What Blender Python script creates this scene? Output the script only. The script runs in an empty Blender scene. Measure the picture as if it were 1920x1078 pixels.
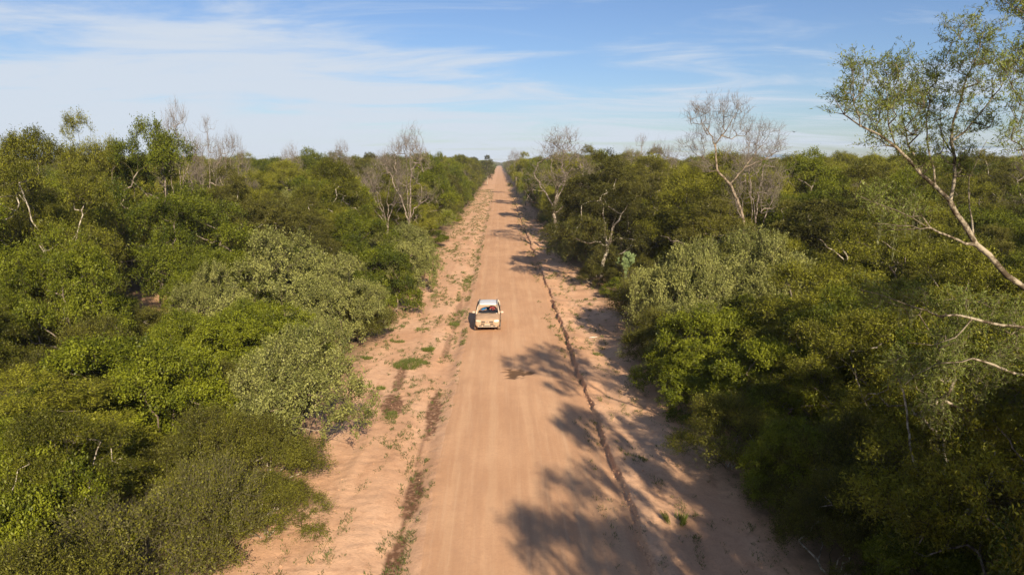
import bpy, bmesh, math, random
import numpy as np
from mathutils import Vector, Euler

R = math.radians
SC = bpy.context.scene
COL = SC.collection

# ------------------------------------------------------------------ camera
CAM_H = 12.2
cam_data = bpy.data.cameras.new('camera')
cam = bpy.data.objects.new('camera', cam_data)
COL.objects.link(cam)
cam_data.sensor_width = 36.0
cam_data.lens = 26.25
cam_data.clip_start = 0.1
cam_data.clip_end = 20000
cam.location = (0, 0, CAM_H)
cam.rotation_euler = (R(90 - 9.5), 0, R(-0.94))
SC.camera = cam
F_PX = 1400.0
_rot = cam.rotation_euler.to_matrix()

def ray(px, py):
    return _rot @ Vector(((px - 960) / F_PX, -(py - 539) / F_PX, -1.0))

def P(px, py, D):
    """world point seen at photo pixel (px,py) at forward distance D"""
    r = ray(px, py)
    k = D / r.y
    return np.array((r.x * k, D, CAM_H + r.z * k))

def G(px, py):
    """ground point seen at a photo pixel"""
    r = ray(px, py)
    k = -CAM_H / r.z
    return np.array((r.x * k, r.y * k, 0.0))

# ------------------------------------------------------------------ world
SUN_EL, SUN_AZ = 26.0, 15.0      # sun behind the camera, SUN_AZ degrees to its right
world = bpy.data.worlds.new('World')
SC.world = world
world.use_nodes = True
nt = world.node_tree
nt.nodes.clear()
def N(tree, kind, **kw):
    n = tree.nodes.new(kind)
    for k, v in kw.items():
        setattr(n, k, v)
    return n
def L(tree, a, b):
    tree.links.new(a, b)
def math_node(tree, op, a, b=None, c=None, clamp=False):
    n = tree.nodes.new('ShaderNodeMath'); n.operation = op; n.use_clamp = clamp
    for i, v in enumerate((a, b, c)):
        if v is None: continue
        if isinstance(v, (int, float)): n.inputs[i].default_value = v
        else: tree.links.new(v, n.inputs[i])
    return n.outputs[0]
def maprange(tree, v, a, b, c=0.0, d=1.0, smooth=True):
    n = tree.nodes.new('ShaderNodeMapRange')
    n.interpolation_type = 'SMOOTHSTEP' if smooth else 'LINEAR'
    tree.links.new(v, n.inputs['Value'])
    for k, x in (('From Min', a), ('From Max', b), ('To Min', c), ('To Max', d)):
        n.inputs[k].default_value = x
    return n.outputs['Result']

wo = N(nt, 'ShaderNodeOutputWorld')
bg = N(nt, 'ShaderNodeBackground')
bg.inputs['Strength'].default_value = 0.050
sky = N(nt, 'ShaderNodeTexSky', sky_type='NISHITA')
sky.sun_disc = False
sky.sun_elevation = R(SUN_EL)
sky.sun_rotation = R(180 - SUN_AZ)
sky.altitude = 200
sky.air_density = 1.0
sky.dust_density = 0.6
sky.ozone_density = 2.0
tc = N(nt, 'ShaderNodeTexCoord')
sep = N(nt, 'ShaderNodeSeparateXYZ'); L(nt, tc.outputs['Generated'], sep.inputs[0])
zc = math_node(nt, 'MAXIMUM', sep.outputs['Z'], 0.0)
zz = math_node(nt, 'ADD', zc, 0.10)
u = math_node(nt, 'DIVIDE', sep.outputs['X'], zz)
v = math_node(nt, 'DIVIDE', sep.outputs['Y'], zz)
comb = N(nt, 'ShaderNodeCombineXYZ'); L(nt, u, comb.inputs[0]); L(nt, v, comb.inputs[1])
mapn = N(nt, 'ShaderNodeMapping')
mapn.inputs['Rotation'].default_value = (0, 0, R(18))
mapn.inputs['Scale'].default_value = (0.50, 1.0, 1)
mapn.inputs['Location'].default_value = (2.3, 0.7, 0)
L(nt, comb.outputs[0], mapn.inputs['Vector'])
n1 = N(nt, 'ShaderNodeTexNoise'); n1.inputs['Scale'].default_value = 1.45; n1.inputs['Detail'].default_value = 9; n1.inputs['Roughness'].default_value = 0.60; n1.inputs['Distortion'].default_value = 0.7
L(nt, mapn.outputs[0], n1.inputs['Vector'])
map2 = N(nt, 'ShaderNodeMapping'); map2.inputs['Rotation'].default_value = (0, 0, R(-10)); map2.inputs['Scale'].default_value = (0.12, 0.3, 1); map2.inputs['Location'].default_value = (5.2, 1.1, 0)
L(nt, comb.outputs[0], map2.inputs['Vector'])
n2 = N(nt, 'ShaderNodeTexNoise'); n2.inputs['Scale'].default_value = 1.0; n2.inputs['Detail'].default_value = 4
L(nt, map2.outputs[0], n2.inputs['Vector'])
# bank of cirrus lies to the west (x<0); it thins out towards the east
az = math_node(nt, 'ARCTAN2', sep.outputs['X'], sep.outputs['Y'])
bank = maprange(nt, az, -0.60, 0.62, 0.13, -0.33)
lowb = maprange(nt, zc, 0.0, 0.27, 0.50, -0.08)
s = math_node(nt, 'MULTIPLY_ADD', n1.outputs['Fac'], 1.7, -0.60)
s = math_node(nt, 'MULTIPLY_ADD', n2.outputs['Fac'], 0.50, s)
s = math_node(nt, 'ADD', s, bank)
s = math_node(nt, 'ADD', s, lowb)
m = maprange(nt, s, 0.42, 0.98, 0.0, 0.93)
# thin dark-blue streaks of far cloud just over the horizon
comb3 = N(nt, 'ShaderNodeCombineXYZ'); L(nt, math_node(nt, 'MULTIPLY', az, 5.0), comb3.inputs[0]); L(nt, math_node(nt, 'MULTIPLY', sep.outputs['Z'], 150.0), comb3.inputs[1])
n3 = N(nt, 'ShaderNodeTexNoise'); n3.inputs['Scale'].default_value = 1.3; n3.inputs['Detail'].default_value = 4
L(nt, comb3.outputs[0], n3.inputs['Vector'])
st = maprange(nt, n3.outputs['Fac'], 0.52, 0.66, 0.0, 1.0)
st = math_node(nt, 'MULTIPLY', st, maprange(nt, sep.outputs['Z'], 0.012, 0.030, 1.0, 0.0))
st = math_node(nt, 'MULTIPLY', st, maprange(nt, az, 0.15, 0.35, 0.0, 0.75))
mix = N(nt, 'ShaderNodeMix', data_type='RGBA')
tint = N(nt, 'ShaderNodeMix', data_type='RGBA', blend_type='MULTIPLY'); tint.inputs[0].default_value = 1.0
L(nt, sky.outputs[0], tint.inputs[6]); tint.inputs[7].default_value = (0.90, 1.00, 1.25, 1)
L(nt, m, mix.inputs[0]); L(nt, tint.outputs[2], mix.inputs[6]); mix.inputs[7].default_value = (7.6, 8.4, 9.5, 1)
mix2 = N(nt, 'ShaderNodeMix', data_type='RGBA')
L(nt, st, mix2.inputs[0]); L(nt, mix.outputs[2], mix2.inputs[6]); mix2.inputs[7].default_value = (2.6, 3.8, 5.6, 1)
L(nt, mix2.outputs[2], bg.inputs['Color'])
L(nt, bg.outputs[0], wo.inputs[0])

# ------------------------------------------------------------------ sun
sd = bpy.data.lights.new('sun', 'SUN'); sd.energy = 5.0; sd.angle = R(0.55); sd.color = (1.0, 0.86, 0.66)
sun = bpy.data.objects.new('sun', sd); COL.objects.link(sun)
sdir = Vector((-math.sin(R(SUN_AZ)) * math.cos(R(SUN_EL)), math.cos(R(SUN_AZ)) * math.cos(R(SUN_EL)), -math.sin(R(SUN_EL))))
sun.rotation_euler = sdir.to_track_quat('-Z', 'Y').to_euler()
sun.location = (12, -30, 40)

SC.view_settings.view_transform = 'Standard'
SC.view_settings.look = 'None'
SC.view_settings.exposure = 0.80
SC.view_settings.gamma = 1.0
SC.view_settings.use_curve_mapping = False
SC.render.engine = 'CYCLES'
SC.cycles.max_bounces = 5
SC.cycles.diffuse_bounces = 2
SC.cycles.glossy_bounces = 2
SC.cycles.transmission_bounces = 4
SC.cycles.transparent_max_bounces = 6
SC.cycles.caustics_reflective = False
SC.cycles.caustics_refractive = False
SC.cycles.use_denoising = True

# ------------------------------------------------------------------ helpers
def tag(o, label=None, cat=None, group=None, kind=None):
    if label: o['label'] = label
    if cat: o['category'] = cat
    if group: o['group'] = group
    if kind: o['kind'] = kind
    return o

def empty(name, loc, rz=0.0, sc=1.0):
    o = bpy.data.objects.new(name, None); COL.objects.link(o)
    o.location = loc; o.rotation_euler = (0, 0, rz)
    o.scale = (sc, sc, sc) if isinstance(sc, (int, float)) else sc
    o.empty_display_size = 0.3
    return o

def link(name, me, parent=None):
    o = bpy.data.objects.new(name, me); COL.objects.link(o)
    if parent is not None: o.parent = parent
    return o

def mesh_np(name, verts, faces, mats=(), smooth=True, attrs=None, matidx=None):
    """verts (N,3); faces list of int arrays (M,k)"""
    me = bpy.data.meshes.new(name)
    verts = np.asarray(verts, dtype=np.float32)
    me.vertices.add(len(verts)); me.vertices.foreach_set('co', verts.ravel())
    faces = [np.asarray(f, dtype=np.int32) for f in faces if len(f)]
    loops = np.concatenate([f.ravel() for f in faces])
    starts = []; off = 0
    for f in faces:
        k = f.shape[1]
        starts.append(off + np.arange(len(f)) * k); off += f.size
    starts = np.concatenate(starts).astype(np.int32)
    me.loops.add(len(loops)); me.loops.foreach_set('vertex_index', loops)
    me.polygons.add(len(starts)); me.polygons.foreach_set('loop_start', starts)
    for m_ in mats: me.materials.append(m_)
    if matidx is not None: me.polygons.foreach_set('material_index', np.asarray(matidx, dtype=np.int32))
    me.update(calc_edges=True)
    me.polygons.foreach_set('use_smooth', np.full(len(starts), smooth))
    if attrs:
        for k, (dom, arr) in attrs.items():
            a = me.attributes.new(k, 'FLOAT', dom)
            a.data.foreach_set('value', np.asarray(arr, dtype=np.float32))
    me.validate()
    return me

def _hash(ix, iy, seed):
    h = (ix.astype(np.int64) * 374761393 + iy.astype(np.int64) * 668265263 + seed * 1274126177) & 0x7fffffff
    h = ((h ^ (h >> 13)) * 1103515245 + 12345) & 0x7fffffff
    h = (h ^ (h >> 11)) & 0xffff
    return h / 65535.0
def vnoise(x, y, seed=0):
    x = np.asarray(x, float); y = np.asarray(y, float)
    ix = np.floor(x).astype(np.int64); iy = np.floor(y).astype(np.int64)
    fx = x - ix; fy = y - iy
    fx = fx * fx * (3 - 2 * fx); fy = fy * fy * (3 - 2 * fy)
    a = _hash(ix, iy, seed); b = _hash(ix + 1, iy, seed); c = _hash(ix, iy + 1, seed); d = _hash(ix + 1, iy + 1, seed)
    return (a * (1 - fx) + b * fx) * (1 - fy) + (c * (1 - fx) + d * fx) * fy
def fbm(x, y, seed=0, o=3):
    t = 0; a = 0.5; s_ = 0
    for i in range(o):
        t = t + a * vnoise(x * 2 ** i, y * 2 ** i, seed + i * 17); s_ += a; a *= 0.5
    return t / s_
def sstep(x, a, b):
    t = np.clip((x - a) / (b - a), 0, 1)
    return t * t * (3 - 2 * t)

def new_mat(name):
    m_ = bpy.data.materials.new(name); m_.use_nodes = True
    t = m_.node_tree; t.nodes.clear()
    out = t.nodes.new('ShaderNodeOutputMaterial')
    return m_, t, out

def simple_mat(name, color, rough=0.6, metal=0.0, noise=0.15, nscale=8.0, spec=0.4, bump=0.0):
    m_, t, out = new_mat(name)
    p = t.nodes.new('ShaderNodeBsdfPrincipled')
    p.inputs['Roughness'].default_value = rough; p.inputs['Metallic'].default_value = metal
    p.inputs['Specular IOR Level'].default_value = spec
    tcn = t.nodes.new('ShaderNodeTexCoord')
    nz = t.nodes.new('ShaderNodeTexNoise'); nz.inputs['Scale'].default_value = nscale; nz.inputs['Detail'].default_value = 4
    L(t, tcn.outputs['Object'], nz.inputs['Vector'])
    mx = t.nodes.new('ShaderNodeMix'); mx.data_type = 'RGBA'
    c = np.array(color)
    mx.inputs[6].default_value = (*(c * (1 - noise)), 1); mx.inputs[7].default_value = (*np.minimum(c * (1 + noise), 0.9), 1)
    L(t, maprange(t, nz.outputs['Fac'], 0.3, 0.7), mx.inputs[0])
    L(t, mx.outputs[2], p.inputs['Base Color'])
    if bump:
        b = t.nodes.new('ShaderNodeBump'); b.inputs['Strength'].default_value = bump; b.inputs['Distance'].default_value = 0.02
        L(t, nz.outputs['Fac'], b.inputs['Height']); L(t, b.outputs[0], p.inputs['Normal'])
    L(t, p.outputs[0], out.inputs[0])
    return m_

# ------------------------------------------------------------------ foliage and bark materials
def leaf_mat(name, dark, light, trans=0.30, gloss=0.02, rand=0.25, tcol=None):
    m_, t, out = new_mat(name)
    at = t.nodes.new('ShaderNodeAttribute'); at.attribute_name = 'tint'
    oi = t.nodes.new('ShaderNodeObjectInfo')
    f = math_node(t, 'MULTIPLY_ADD', oi.outputs['Random'], rand * 2, at.outputs['Fac'])
    f = math_node(t, 'SUBTRACT', f, rand, clamp=True)
    mx = t.nodes.new('ShaderNodeMix'); mx.data_type = 'RGBA'
    mx.inputs[6].default_value = (*dark, 1); mx.inputs[7].default_value = (*light, 1)
    L(t, f, mx.inputs[0])
    d = t.nodes.new('ShaderNodeBsdfDiffuse'); L(t, mx.outputs[2], d.inputs['Color'])
    tr = t.nodes.new('ShaderNodeBsdfTranslucent')
    hs = t.nodes.new('ShaderNodeHueSaturation'); hs.inputs['Hue'].default_value = 0.485; hs.inputs['Saturation'].default_value = 1.15; hs.inputs['Value'].default_value = 1.2
    L(t, mx.outputs[2], hs.inputs['Color']); L(t, hs.outputs[0], tr.inputs['Color'])
    m1 = t.nodes.new('ShaderNodeMixShader'); m1.inputs[0].default_value = trans
    L(t, d.outputs[0], m1.inputs[1]); L(t, tr.outputs[0], m1.inputs[2])
    g = t.nodes.new('ShaderNodeBsdfGlossy'); g.inputs['Roughness'].default_value = 0.5; g.inputs['Color'].default_value = (0.8, 0.8, 0.7, 1)
    m2 = t.nodes.new('ShaderNodeMixShader'); m2.inputs[0].default_value = gloss
    L(t, m1.outputs[0], m2.inputs[1]); L(t, g.outputs[0], m2.inputs[2])
    L(t, m2.outputs[0], out.inputs[0])
    return m_

def bark_mat(name, a, b, scale=6.0, lo=0.4, hi=0.6):
    m_, t, out = new_mat(name)
    g = t.nodes.new('ShaderNodeNewGeometry')
    nz = t.nodes.new('ShaderNodeTexNoise'); nz.inputs['Scale'].default_value = scale; nz.inputs['Detail'].default_value = 5; nz.inputs['Roughness'].default_value = 0.65
    tcn = t.nodes.new('ShaderNodeTexCoord'); L(t, tcn.outputs['Object'], nz.inputs['Vector'])
    mx = t.nodes.new('ShaderNodeMix'); mx.data_type = 'RGBA'
    mx.inputs[6].default_value = (*a, 1); mx.inputs[7].default_value = (*b, 1)
    L(t, maprange(t, nz.outputs['Fac'], lo, hi), mx.inputs[0])
    d = t.nodes.new('ShaderNodeBsdfDiffuse'); L(t, mx.outputs[2], d.inputs['Color'])
    bu = t.nodes.new('ShaderNodeBump'); bu.inputs['Strength'].default_value = 0.6; bu.inputs['Distance'].default_value = 0.02
    L(t, nz.outputs['Fac'], bu.inputs['Height']); L(t, bu.outputs[0], d.inputs['Normal'])
    L(t, d.outputs[0], out.inputs[0])
    return m_

M = {}
M['silver'] = leaf_mat('silver_green_leaf', (0.085, 0.098, 0.018), (0.350, 0.350, 0.100), trans=0.22, gloss=0.02, rand=0.12)
M['green'] = leaf_mat('bright_green_leaf', (0.034, 0.052, 0.004), (0.205, 0.225, 0.013), trans=0.20, rand=0.25)
M['olive'] = leaf_mat('olive_leaf', (0.048, 0.052, 0.006), (0.200, 0.195, 0.022), trans=0.28, rand=0.3)
M['mesq'] = leaf_mat('mesquite_leaf', (0.056, 0.062, 0.005), (0.255, 0.250, 0.020), trans=0.22, rand=0.3)
M['dark'] = leaf_mat('dark_leaf', (0.036, 0.038, 0.006), (0.165, 0.155, 0.024), trans=0.25, rand=0.3)
M['hero'] = leaf_mat('feathery_leaf', (0.095, 0.122, 0.018), (0.280, 0.320, 0.070), trans=0.4, rand=0.1)
M['lichen'] = leaf_mat('hanging_lichen', (0.14, 0.15, 0.06), (0.24, 0.24, 0.11), trans=0.3, rand=0.1)
M['weed'] = leaf_mat('weed_leaf', (0.075, 0.090, 0.018), (0.190, 0.195, 0.060), trans=0.3, rand=0.1)
M['grass'] = leaf_mat('grass_blade', (0.080, 0.110, 0.018), (0.190, 0.215, 0.045), trans=0.35, rand=0.15)
M['bark_pale'] = bark_mat('pale_bark', (0.14, 0.11, 0.08), (0.50, 0.44, 0.34), 5.0)
M['bark_hero'] = bark_mat('blotched_bark', (0.075, 0.056, 0.036), (0.34, 0.285, 0.205), 3.2, 0.43, 0.58)
M['bark_brown'] = bark_mat('brown_bark', (0.10, 0.075, 0.05), (0.27, 0.21, 0.15), 6.0)
M['bark_grey'] = bark_mat('grey_bark', (0.11, 0.088, 0.068), (0.30, 0.245, 0.19), 6.0)
M['twig_dark'] = bark_mat('dark_twig', (0.10, 0.078, 0.05), (0.24, 0.20, 0.14), 8.0)
M['twig_fine'] = bark_mat('fine_dark_twig', (0.040, 0.036, 0.016), (0.10, 0.085, 0.045), 8.0)
M['twig_pale'] = bark_mat('dry_pale_twig', (0.115, 0.095, 0.075), (0.26, 0.215, 0.17), 7.0)
M['twig_grey'] = bark_mat('grey_twig', (0.085, 0.075, 0.040), (0.19, 0.17, 0.10), 9.0)

# ------------------------------------------------------------------ plant generator
def norm(a):
    return a / np.maximum(np.linalg.norm(a, axis=-1, keepdims=True), 1e-9)

class Skel:
    def __init__(s):
        s.p = []; s.par = []
    def add(s, p, par):
        s.p.append(np.array(p, float)); s.par.append(par); return len(s.p) - 1
    def chain(s, pts, par, rng, step=0.35, wob=0.05):
        cur = par
        for q in pts:
            q = np.array(q, float)
            a = s.p[cur]; d = np.linalg.norm(q - a); n = max(1, int(d / step))
            for i in range(1, n + 1):
                t = i / n
                w = rng.normal(0, wob, 3) * (1 if i < n else 0.3)
                cur = s.add(a + (q - a) * t + w, cur)
        return cur
    def attach(s, targets, rng, step=0.35, wob=0.04, up=0.5, sag=0.10):
        """join every target to the nearest bit of the growing skeleton; returns tip node of each"""
        base = s.p[0]
        order = np.argsort(np.linalg.norm(targets - np.array([s.p[0][0], s.p[0][1], s.p[0][2]]), axis=1))
        tips = []
        for k in order:
            a = targets[k]
            pts = np.array(s.p)
            dv = a - pts
            cost = np.linalg.norm(dv, axis=1) + up * np.maximum(0, pts[:, 2] - a[2] + 0.15)
            j = int(np.argmin(cost))
            d = np.linalg.norm(a - pts[j]); n = max(1, min(14, int(d / step)))
            cur = j
            side = rng.normal(0, 1, 3) * sag * d
            for i in range(1, n + 1):
                t = i / n
                q = pts[j] + (a - pts[j]) * t + side * math.sin(t * math.pi) + rng.normal(0, wob, 3)
                cur = s.add(q if i < n else a, cur)
            tips.append((cur, k))
        return tips
    def radii(s, rt=0.007, e=2.25, rmax=0.4):
        n = len(s.p); acc = np.zeros(n)
        kids = np.zeros(n, int)
        for i in range(1, n): kids[s.par[i]] += 1
        r = np.zeros(n)
        for i in range(n - 1, -1, -1):
            if kids[i] == 0: acc[i] = rt ** e
            else: acc[i] += 0
            r[i] = min(acc[i] ** (1 / e) * 1.004, rmax)
            if i > 0: acc[s.par[i]] += (r[i] * 1.003) ** e
        return r

def tubes(A, B, ra, rb, k):
    """frustum per segment, k sides, vectorised"""
    n = len(A)
    if n == 0: return np.zeros((0, 3)), np.zeros((0, 4), int)
    d = norm(B - A)
    h = np.where(np.abs(d[:, 2:3]) < 0.9, np.array([[0, 0, 1.0]]), np.array([[1.0, 0, 0]]))
    x = norm(np.cross(h, d)); y = np.cross(d, x)
    ang = np.arange(k) * 2 * math.pi / k
    c, s_ = np.cos(ang)[None, :, None], np.sin(ang)[None, :, None]
    ring = x[:, None] * c + y[:, None] * s_
    B2 = B + d * np.minimum(rb, 0.5)[:, None] * 0.35
    V = np.concatenate([A[:, None] + ring * ra[:, None, None], B2[:, None] + ring * rb[:, None, None]], axis=1).reshape(-1, 3)
    i = np.arange(k); j = (i + 1) % k
    f = np.stack([i, j, j + k, i + k], axis=1)[None] + (np.arange(n) * 2 * k)[:, None, None]
    return V, f.reshape(-1, 4)

def skel_mesh(sk, r, extra=None, name='trunk', mat=None, tmat=None):
    p = np.array(sk.p); par = np.array(sk.par)
    idx = np.nonzero(par >= 0)[0]
    A = p[par[idx]]; B = p[idx]; ra = np.minimum(r[par[idx]], r[idx] * 1.6 + 0.004); rb = r[idx]
    V = []; Fq = []; off = 0; mi = []
    for lo, hi, k in ((-1, 0.022, 3), (0.022, 0.07, 5), (0.07, 9, 8)):
        mk = (rb > lo) & (rb <= hi)
        v_, f_ = tubes(A[mk], B[mk], ra[mk], rb[mk], k)
        V.append(v_); Fq.append(f_ + off); off += len(v_); mi += [int(k == 3)] * len(f_)
    if extra is not None:
        v_, f_ = tubes(extra[0], extra[1], extra[2], extra[3], 3)
        V.append(v_); Fq.append(f_ + off); off += len(v_); mi += [1] * len(f_)
    return mesh_np(name, np.concatenate(V), [np.concatenate(Fq)], [mat, tmat or mat], True, None, mi)

def leaves(c, a, nrm, l, w, tint, mat, name='crown'):
    a = norm(a); b = norm(np.cross(nrm, a)); n = len(c)
    l = l[:, None] * 0.5; w = w[:, None] * 0.5
    V = np.stack([c - a * l, c + b * w - a * l * 0.15, c + a * l, c - b * w - a * l * 0.15], axis=1).reshape(-1, 3)
    f = np.arange(n * 4).reshape(n, 4)
    return mesh_np(name, V, [f], [mat], False, {'tint': ('FACE', tint)})

def lobes_targets(rng, lobes, n, shell=0.55):
    """lobes: list of (cx,cy,cz,rx,rz)"""
    lb = np.array(lobes, float); wgt = lb[:, 3] ** 2 * lb[:, 4]; wgt /= wgt.sum()
    pick = rng.choice(len(lb), n, p=wgt)
    d = norm(rng.normal(0, 1, (n, 3)))
    d[:, 2] = np.where(d[:, 2] < -0.35, -d[:, 2], d[:, 2])
    rr = shell + (1 - shell) * rng.random(n) ** 0.6
    q = lb[pick]
    return q[:, :3] + d * rr[:, None] * np.stack([q[:, 3], q[:, 3], q[:, 4]], axis=1), pick

def crown_lobes(rng, R_, z0, z1, k, size=(0.38, 0.6), flat=0.8):
    """k lobes over a dome of radius R_ between z0 and z1, from its skirt to its top"""
    out = []
    hc = (z1 - z0)
    for i in range(k):
        rad = R_ * (size[0] + (size[1] - size[0]) * rng.random())
        rz = min(rad * flat, hc * 0.45)
        ct = min(1.0, ((i + 0.5) / k) ** 0.85 + rng.normal(0, 0.05)); ct = max(ct, 0)
        st = math.sqrt(1 - ct * ct)
        ang = i * 2.399963 + rng.normal(0, 0.35)
        k2 = rng.uniform(0.78, 1.16)
        rho = (R_ - rad * 0.75) * st * k2
        cz = z0 + rz * 0.55 + (hc - rz * 1.5) * ct * rng.uniform(0.74, 1.06)
        out.append((rho * math.cos(ang), rho * math.sin(ang), cz, rad, rz))
    return out

def make_plant(seed, H, Rr, z0, nl=9, nt_=260, stems=3, trunk_h=None, K=9, nleaf=10, slen=(0.25, 0.6), up=0.35,
               droop=0.0, leaf=(0.09, 0.05), spread=0.09, lm=None, bm=None, rt=0.007, lobesz=(0.36, 0.6), flat=0.8,
               shell=0.5, twig_r=0.004, upn=0.6, lean=0.0, lobes=None, sk=None, twigsub=0, foll=0.5, targets=None, rmax=0.4, sag=0.1, tm=None, floor=None):
    rng = np.random.default_rng(seed)
    if sk is None:
        sk = Skel(); sk.add((0, 0, -0.3), -1)
        if lobes is None: lobes = crown_lobes(rng, Rr, z0, H, nl, size=lobesz, flat=flat)
        if trunk_h:
            lx, ly = rng.normal(0, lean + 0.02, 2) * trunk_h
            top = sk.chain([(lx * 0.4, ly * 0.3, trunk_h * 0.5), (lx, ly, trunk_h)], 0, rng, 0.4, 0.05)
            forks = rng.choice(len(lobes), min(stems, len(lobes)), replace=False)
            for f in forks:
                c = np.array(lobes[f][:3]); sk.chain([np.array(sk.p[top]) * 0.55 + c * 0.45 + rng.normal(0, 0.25, 3), c], top, rng, 0.4, 0.07)
        else:
            for i in range(stems):
                c = np.array(lobes[rng.integers(len(lobes))][:3])
                sk.chain([c * (0.35, 0.35, 0.4), c], 0, rng, 0.35, 0.06)
    if targets is None:
        T, pick = lobes_targets(rng, lobes, nt_, shell)
        T[:, 2] = np.maximum(T[:, 2], 0.15)
    else:
        T, pick = targets
    tips = sk.attach(T, rng, sag=sag)
    center = T.mean(axis=0) - np.array((0, 0, 0.25 * H))
    tid = np.array([k for _, k in tips]); tp = T[tid]
    n = len(tp)
    out = norm(tp - center)
    lobetint = rng.random(int(pick.max()) + 1)[pick[tid]]
    ct = 0.5 + 0.38 * (lobetint - 0.5) + rng.normal(0, 0.16, n)
    # shoots
    S0 = np.repeat(tp, K, axis=0) + rng.normal(0, 0.07, (n * K, 3))
    sd_ = norm(np.repeat(out, K, axis=0) * 0.7 + rng.normal(0, 0.62, (n * K, 3)) + np.array((0, 0, up)))
    sl = rng.uniform(slen[0], slen[1], n * K)
    S1 = S0 + sd_ * sl[:, None] * 0.5 + np.array((0, 0, -droop * 0.3)) * sl[:, None]
    S2 = S0 + sd_ * sl[:, None] + np.array((0, 0, -droop)) * sl[:, None]
    rr = np.full(n * K, twig_r)
    if nleaf and nleaf > 6 and not floor: ex = [S0, S2, rr, rr * 0.4]       # leafy shoots hide their own bend
    else: ex = [np.concatenate([S0, S1]), np.concatenate([S1, S2]), np.concatenate([rr, rr * 0.8]), np.concatenate([rr * 0.8, rr * 0.4])]
    if twigsub:   # secondary twigs
        q = np.repeat(np.arange(n * K), twigsub); t = rng.uniform(0.15, 0.9, len(q))[:, None]
        a0 = S0[q] * (1 - t) + S2[q] * t
        dd = norm(sd_[q] + rng.normal(0, 0.7, (len(q), 3)) + np.array((0, 0, up * 0.5))) * (sl[q] * rng.uniform(0.3, 0.7, len(q)))[:, None]
        e0, e1 = a0, a0 + dd
        ex = [np.concatenate([ex[0], e0]), np.concatenate([ex[1], e1]), np.concatenate([ex[2], np.full(len(q), twig_r * 0.75)]), np.concatenate([ex[3], np.full(len(q), twig_r * 0.35)])]
    r = sk.radii(rt, rmax=rmax)
    if floor:            # limbs drawn by hand keep a tapering minimum thickness
        nf = floor[0]; dep = np.zeros(nf)
        for i_ in range(nf - 1, 0, -1):
            dep[sk.par[i_]] = max(dep[sk.par[i_]], dep[i_] + 1)
        r[:nf] = np.maximum(r[:nf], np.minimum(0.006 + 0.0028 * dep, floor[1]))
    wood = skel_mesh(sk, r, ex, 'wood', bm, tm)
    if nleaf == 0: return wood, None
    q = np.repeat(np.arange(n * K), nleaf)
    t = rng.uniform(0.05, 1.08, len(q))[:, None]
    c = np.where(t < 0.5, S0[q] * (1 - 2 * t) + S1[q] * 2 * t, S1[q] * (2 - 2 * t) + S2[q] * (2 * t - 1)) + rng.normal(0, spread, (len(q), 3)) * (0.4 + 0.6 * sl[q][:, None])
    a = norm(sd_[q] * foll + rng.normal(0, 0.6, (len(q), 3)) + np.array((0, 0, -droop * 0.5)))
    nn = norm(rng.normal(0, 0.6, (len(q), 3)) + np.array((0, 0, upn)) + np.repeat(out, K, axis=0)[q] * 0.4)
    sz = rng.uniform(0.7, 1.3, len(q))
    tint = np.clip(np.repeat(ct, K)[q] + rng.normal(0, 0.16, len(q)), 0, 1)
    lv = leaves(c, a, nn, leaf[0] * sz, leaf[1] * sz, tint, lm)
    return wood, lv

LIB = {}
def lib(kind, *items): LIB[kind] = list(items)

# dome-shaped grey-green shrub, unit ~ 5 m high, 3.2 m radius
lib('silver', *[make_plant(10 + i, 5.0, 3.2, 0.2, nl=22, nt_=560, stems=6, K=9, nleaf=9, slen=(0.22, 0.55), up=0.7, leaf=(0.085, 0.052),
     lm=M['silver'], bm=M['bark_brown'], tm=M['twig_grey'], lobesz=(0.24, 0.42), shell=0.62, twig_r=0.005, spread=0.07) for i in range(3)])
# leafy bright green shrub: layered sprays
lib('green', *[make_plant(20 + i, 4.6, 3.0, 0.2, nl=24, nt_=500, stems=5, K=9, nleaf=11, slen=(0.22, 0.5), up=0.15, droop=0.15, leaf=(0.10, 0.052),
     lm=M['green'], bm=M['bark_brown'], tm=M['twig_fine'], lobesz=(0.20, 0.38), flat=0.55, shell=0.6, spread=0.10, upn=1.2) for i in range(3)])
# fine olive shrub, airy
lib('olive', *[make_plant(30 + i, 4.4, 2.8, 0.2, nl=20, nt_=480, stems=7, K=10, nleaf=9, slen=(0.3, 0.75), up=0.6, leaf=(0.085, 0.034),
     lm=M['olive'], bm=M['bark_pale'], tm=M['twig_fine'], lobesz=(0.22, 0.40), shell=0.5, spread=0.10, twig_r=0.005) for i in range(3)])
# dry twiggy shrub
lib('twiggy', *[make_plant(40 + i, 3.6, 2.5, 0.2, nl=18, nt_=300, stems=8, K=7, nleaf=9, slen=(0.35, 0.8), up=0.5, leaf=(0.08, 0.038),
     lm=M['olive'], bm=M['twig_grey'], lobesz=(0.22, 0.42), shell=0.3, spread=0.08, twig_r=0.005, twigsub=1) for i in range(2)])
# airy mesquite tree: 10 m high, 4.5 m radius
lib('mesq', *[make_plant(50 + i, 10.0, 4.4, 2.4, nl=20, nt_=540, stems=5, trunk_h=2.6, K=9, nleaf=11, slen=(0.35, 0.85), up=0.35, droop=0.25, leaf=(0.135, 0.040),
     lm=M['mesq'], bm=M['bark_pale'] if i % 2 else M['bark_grey'], tm=M['twig_fine'], lobesz=(0.20, 0.38), flat=0.62, shell=0.5, spread=0.13, rt=0.009, lean=0.14, twig_r=0.006) for i in range(3)])
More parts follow.
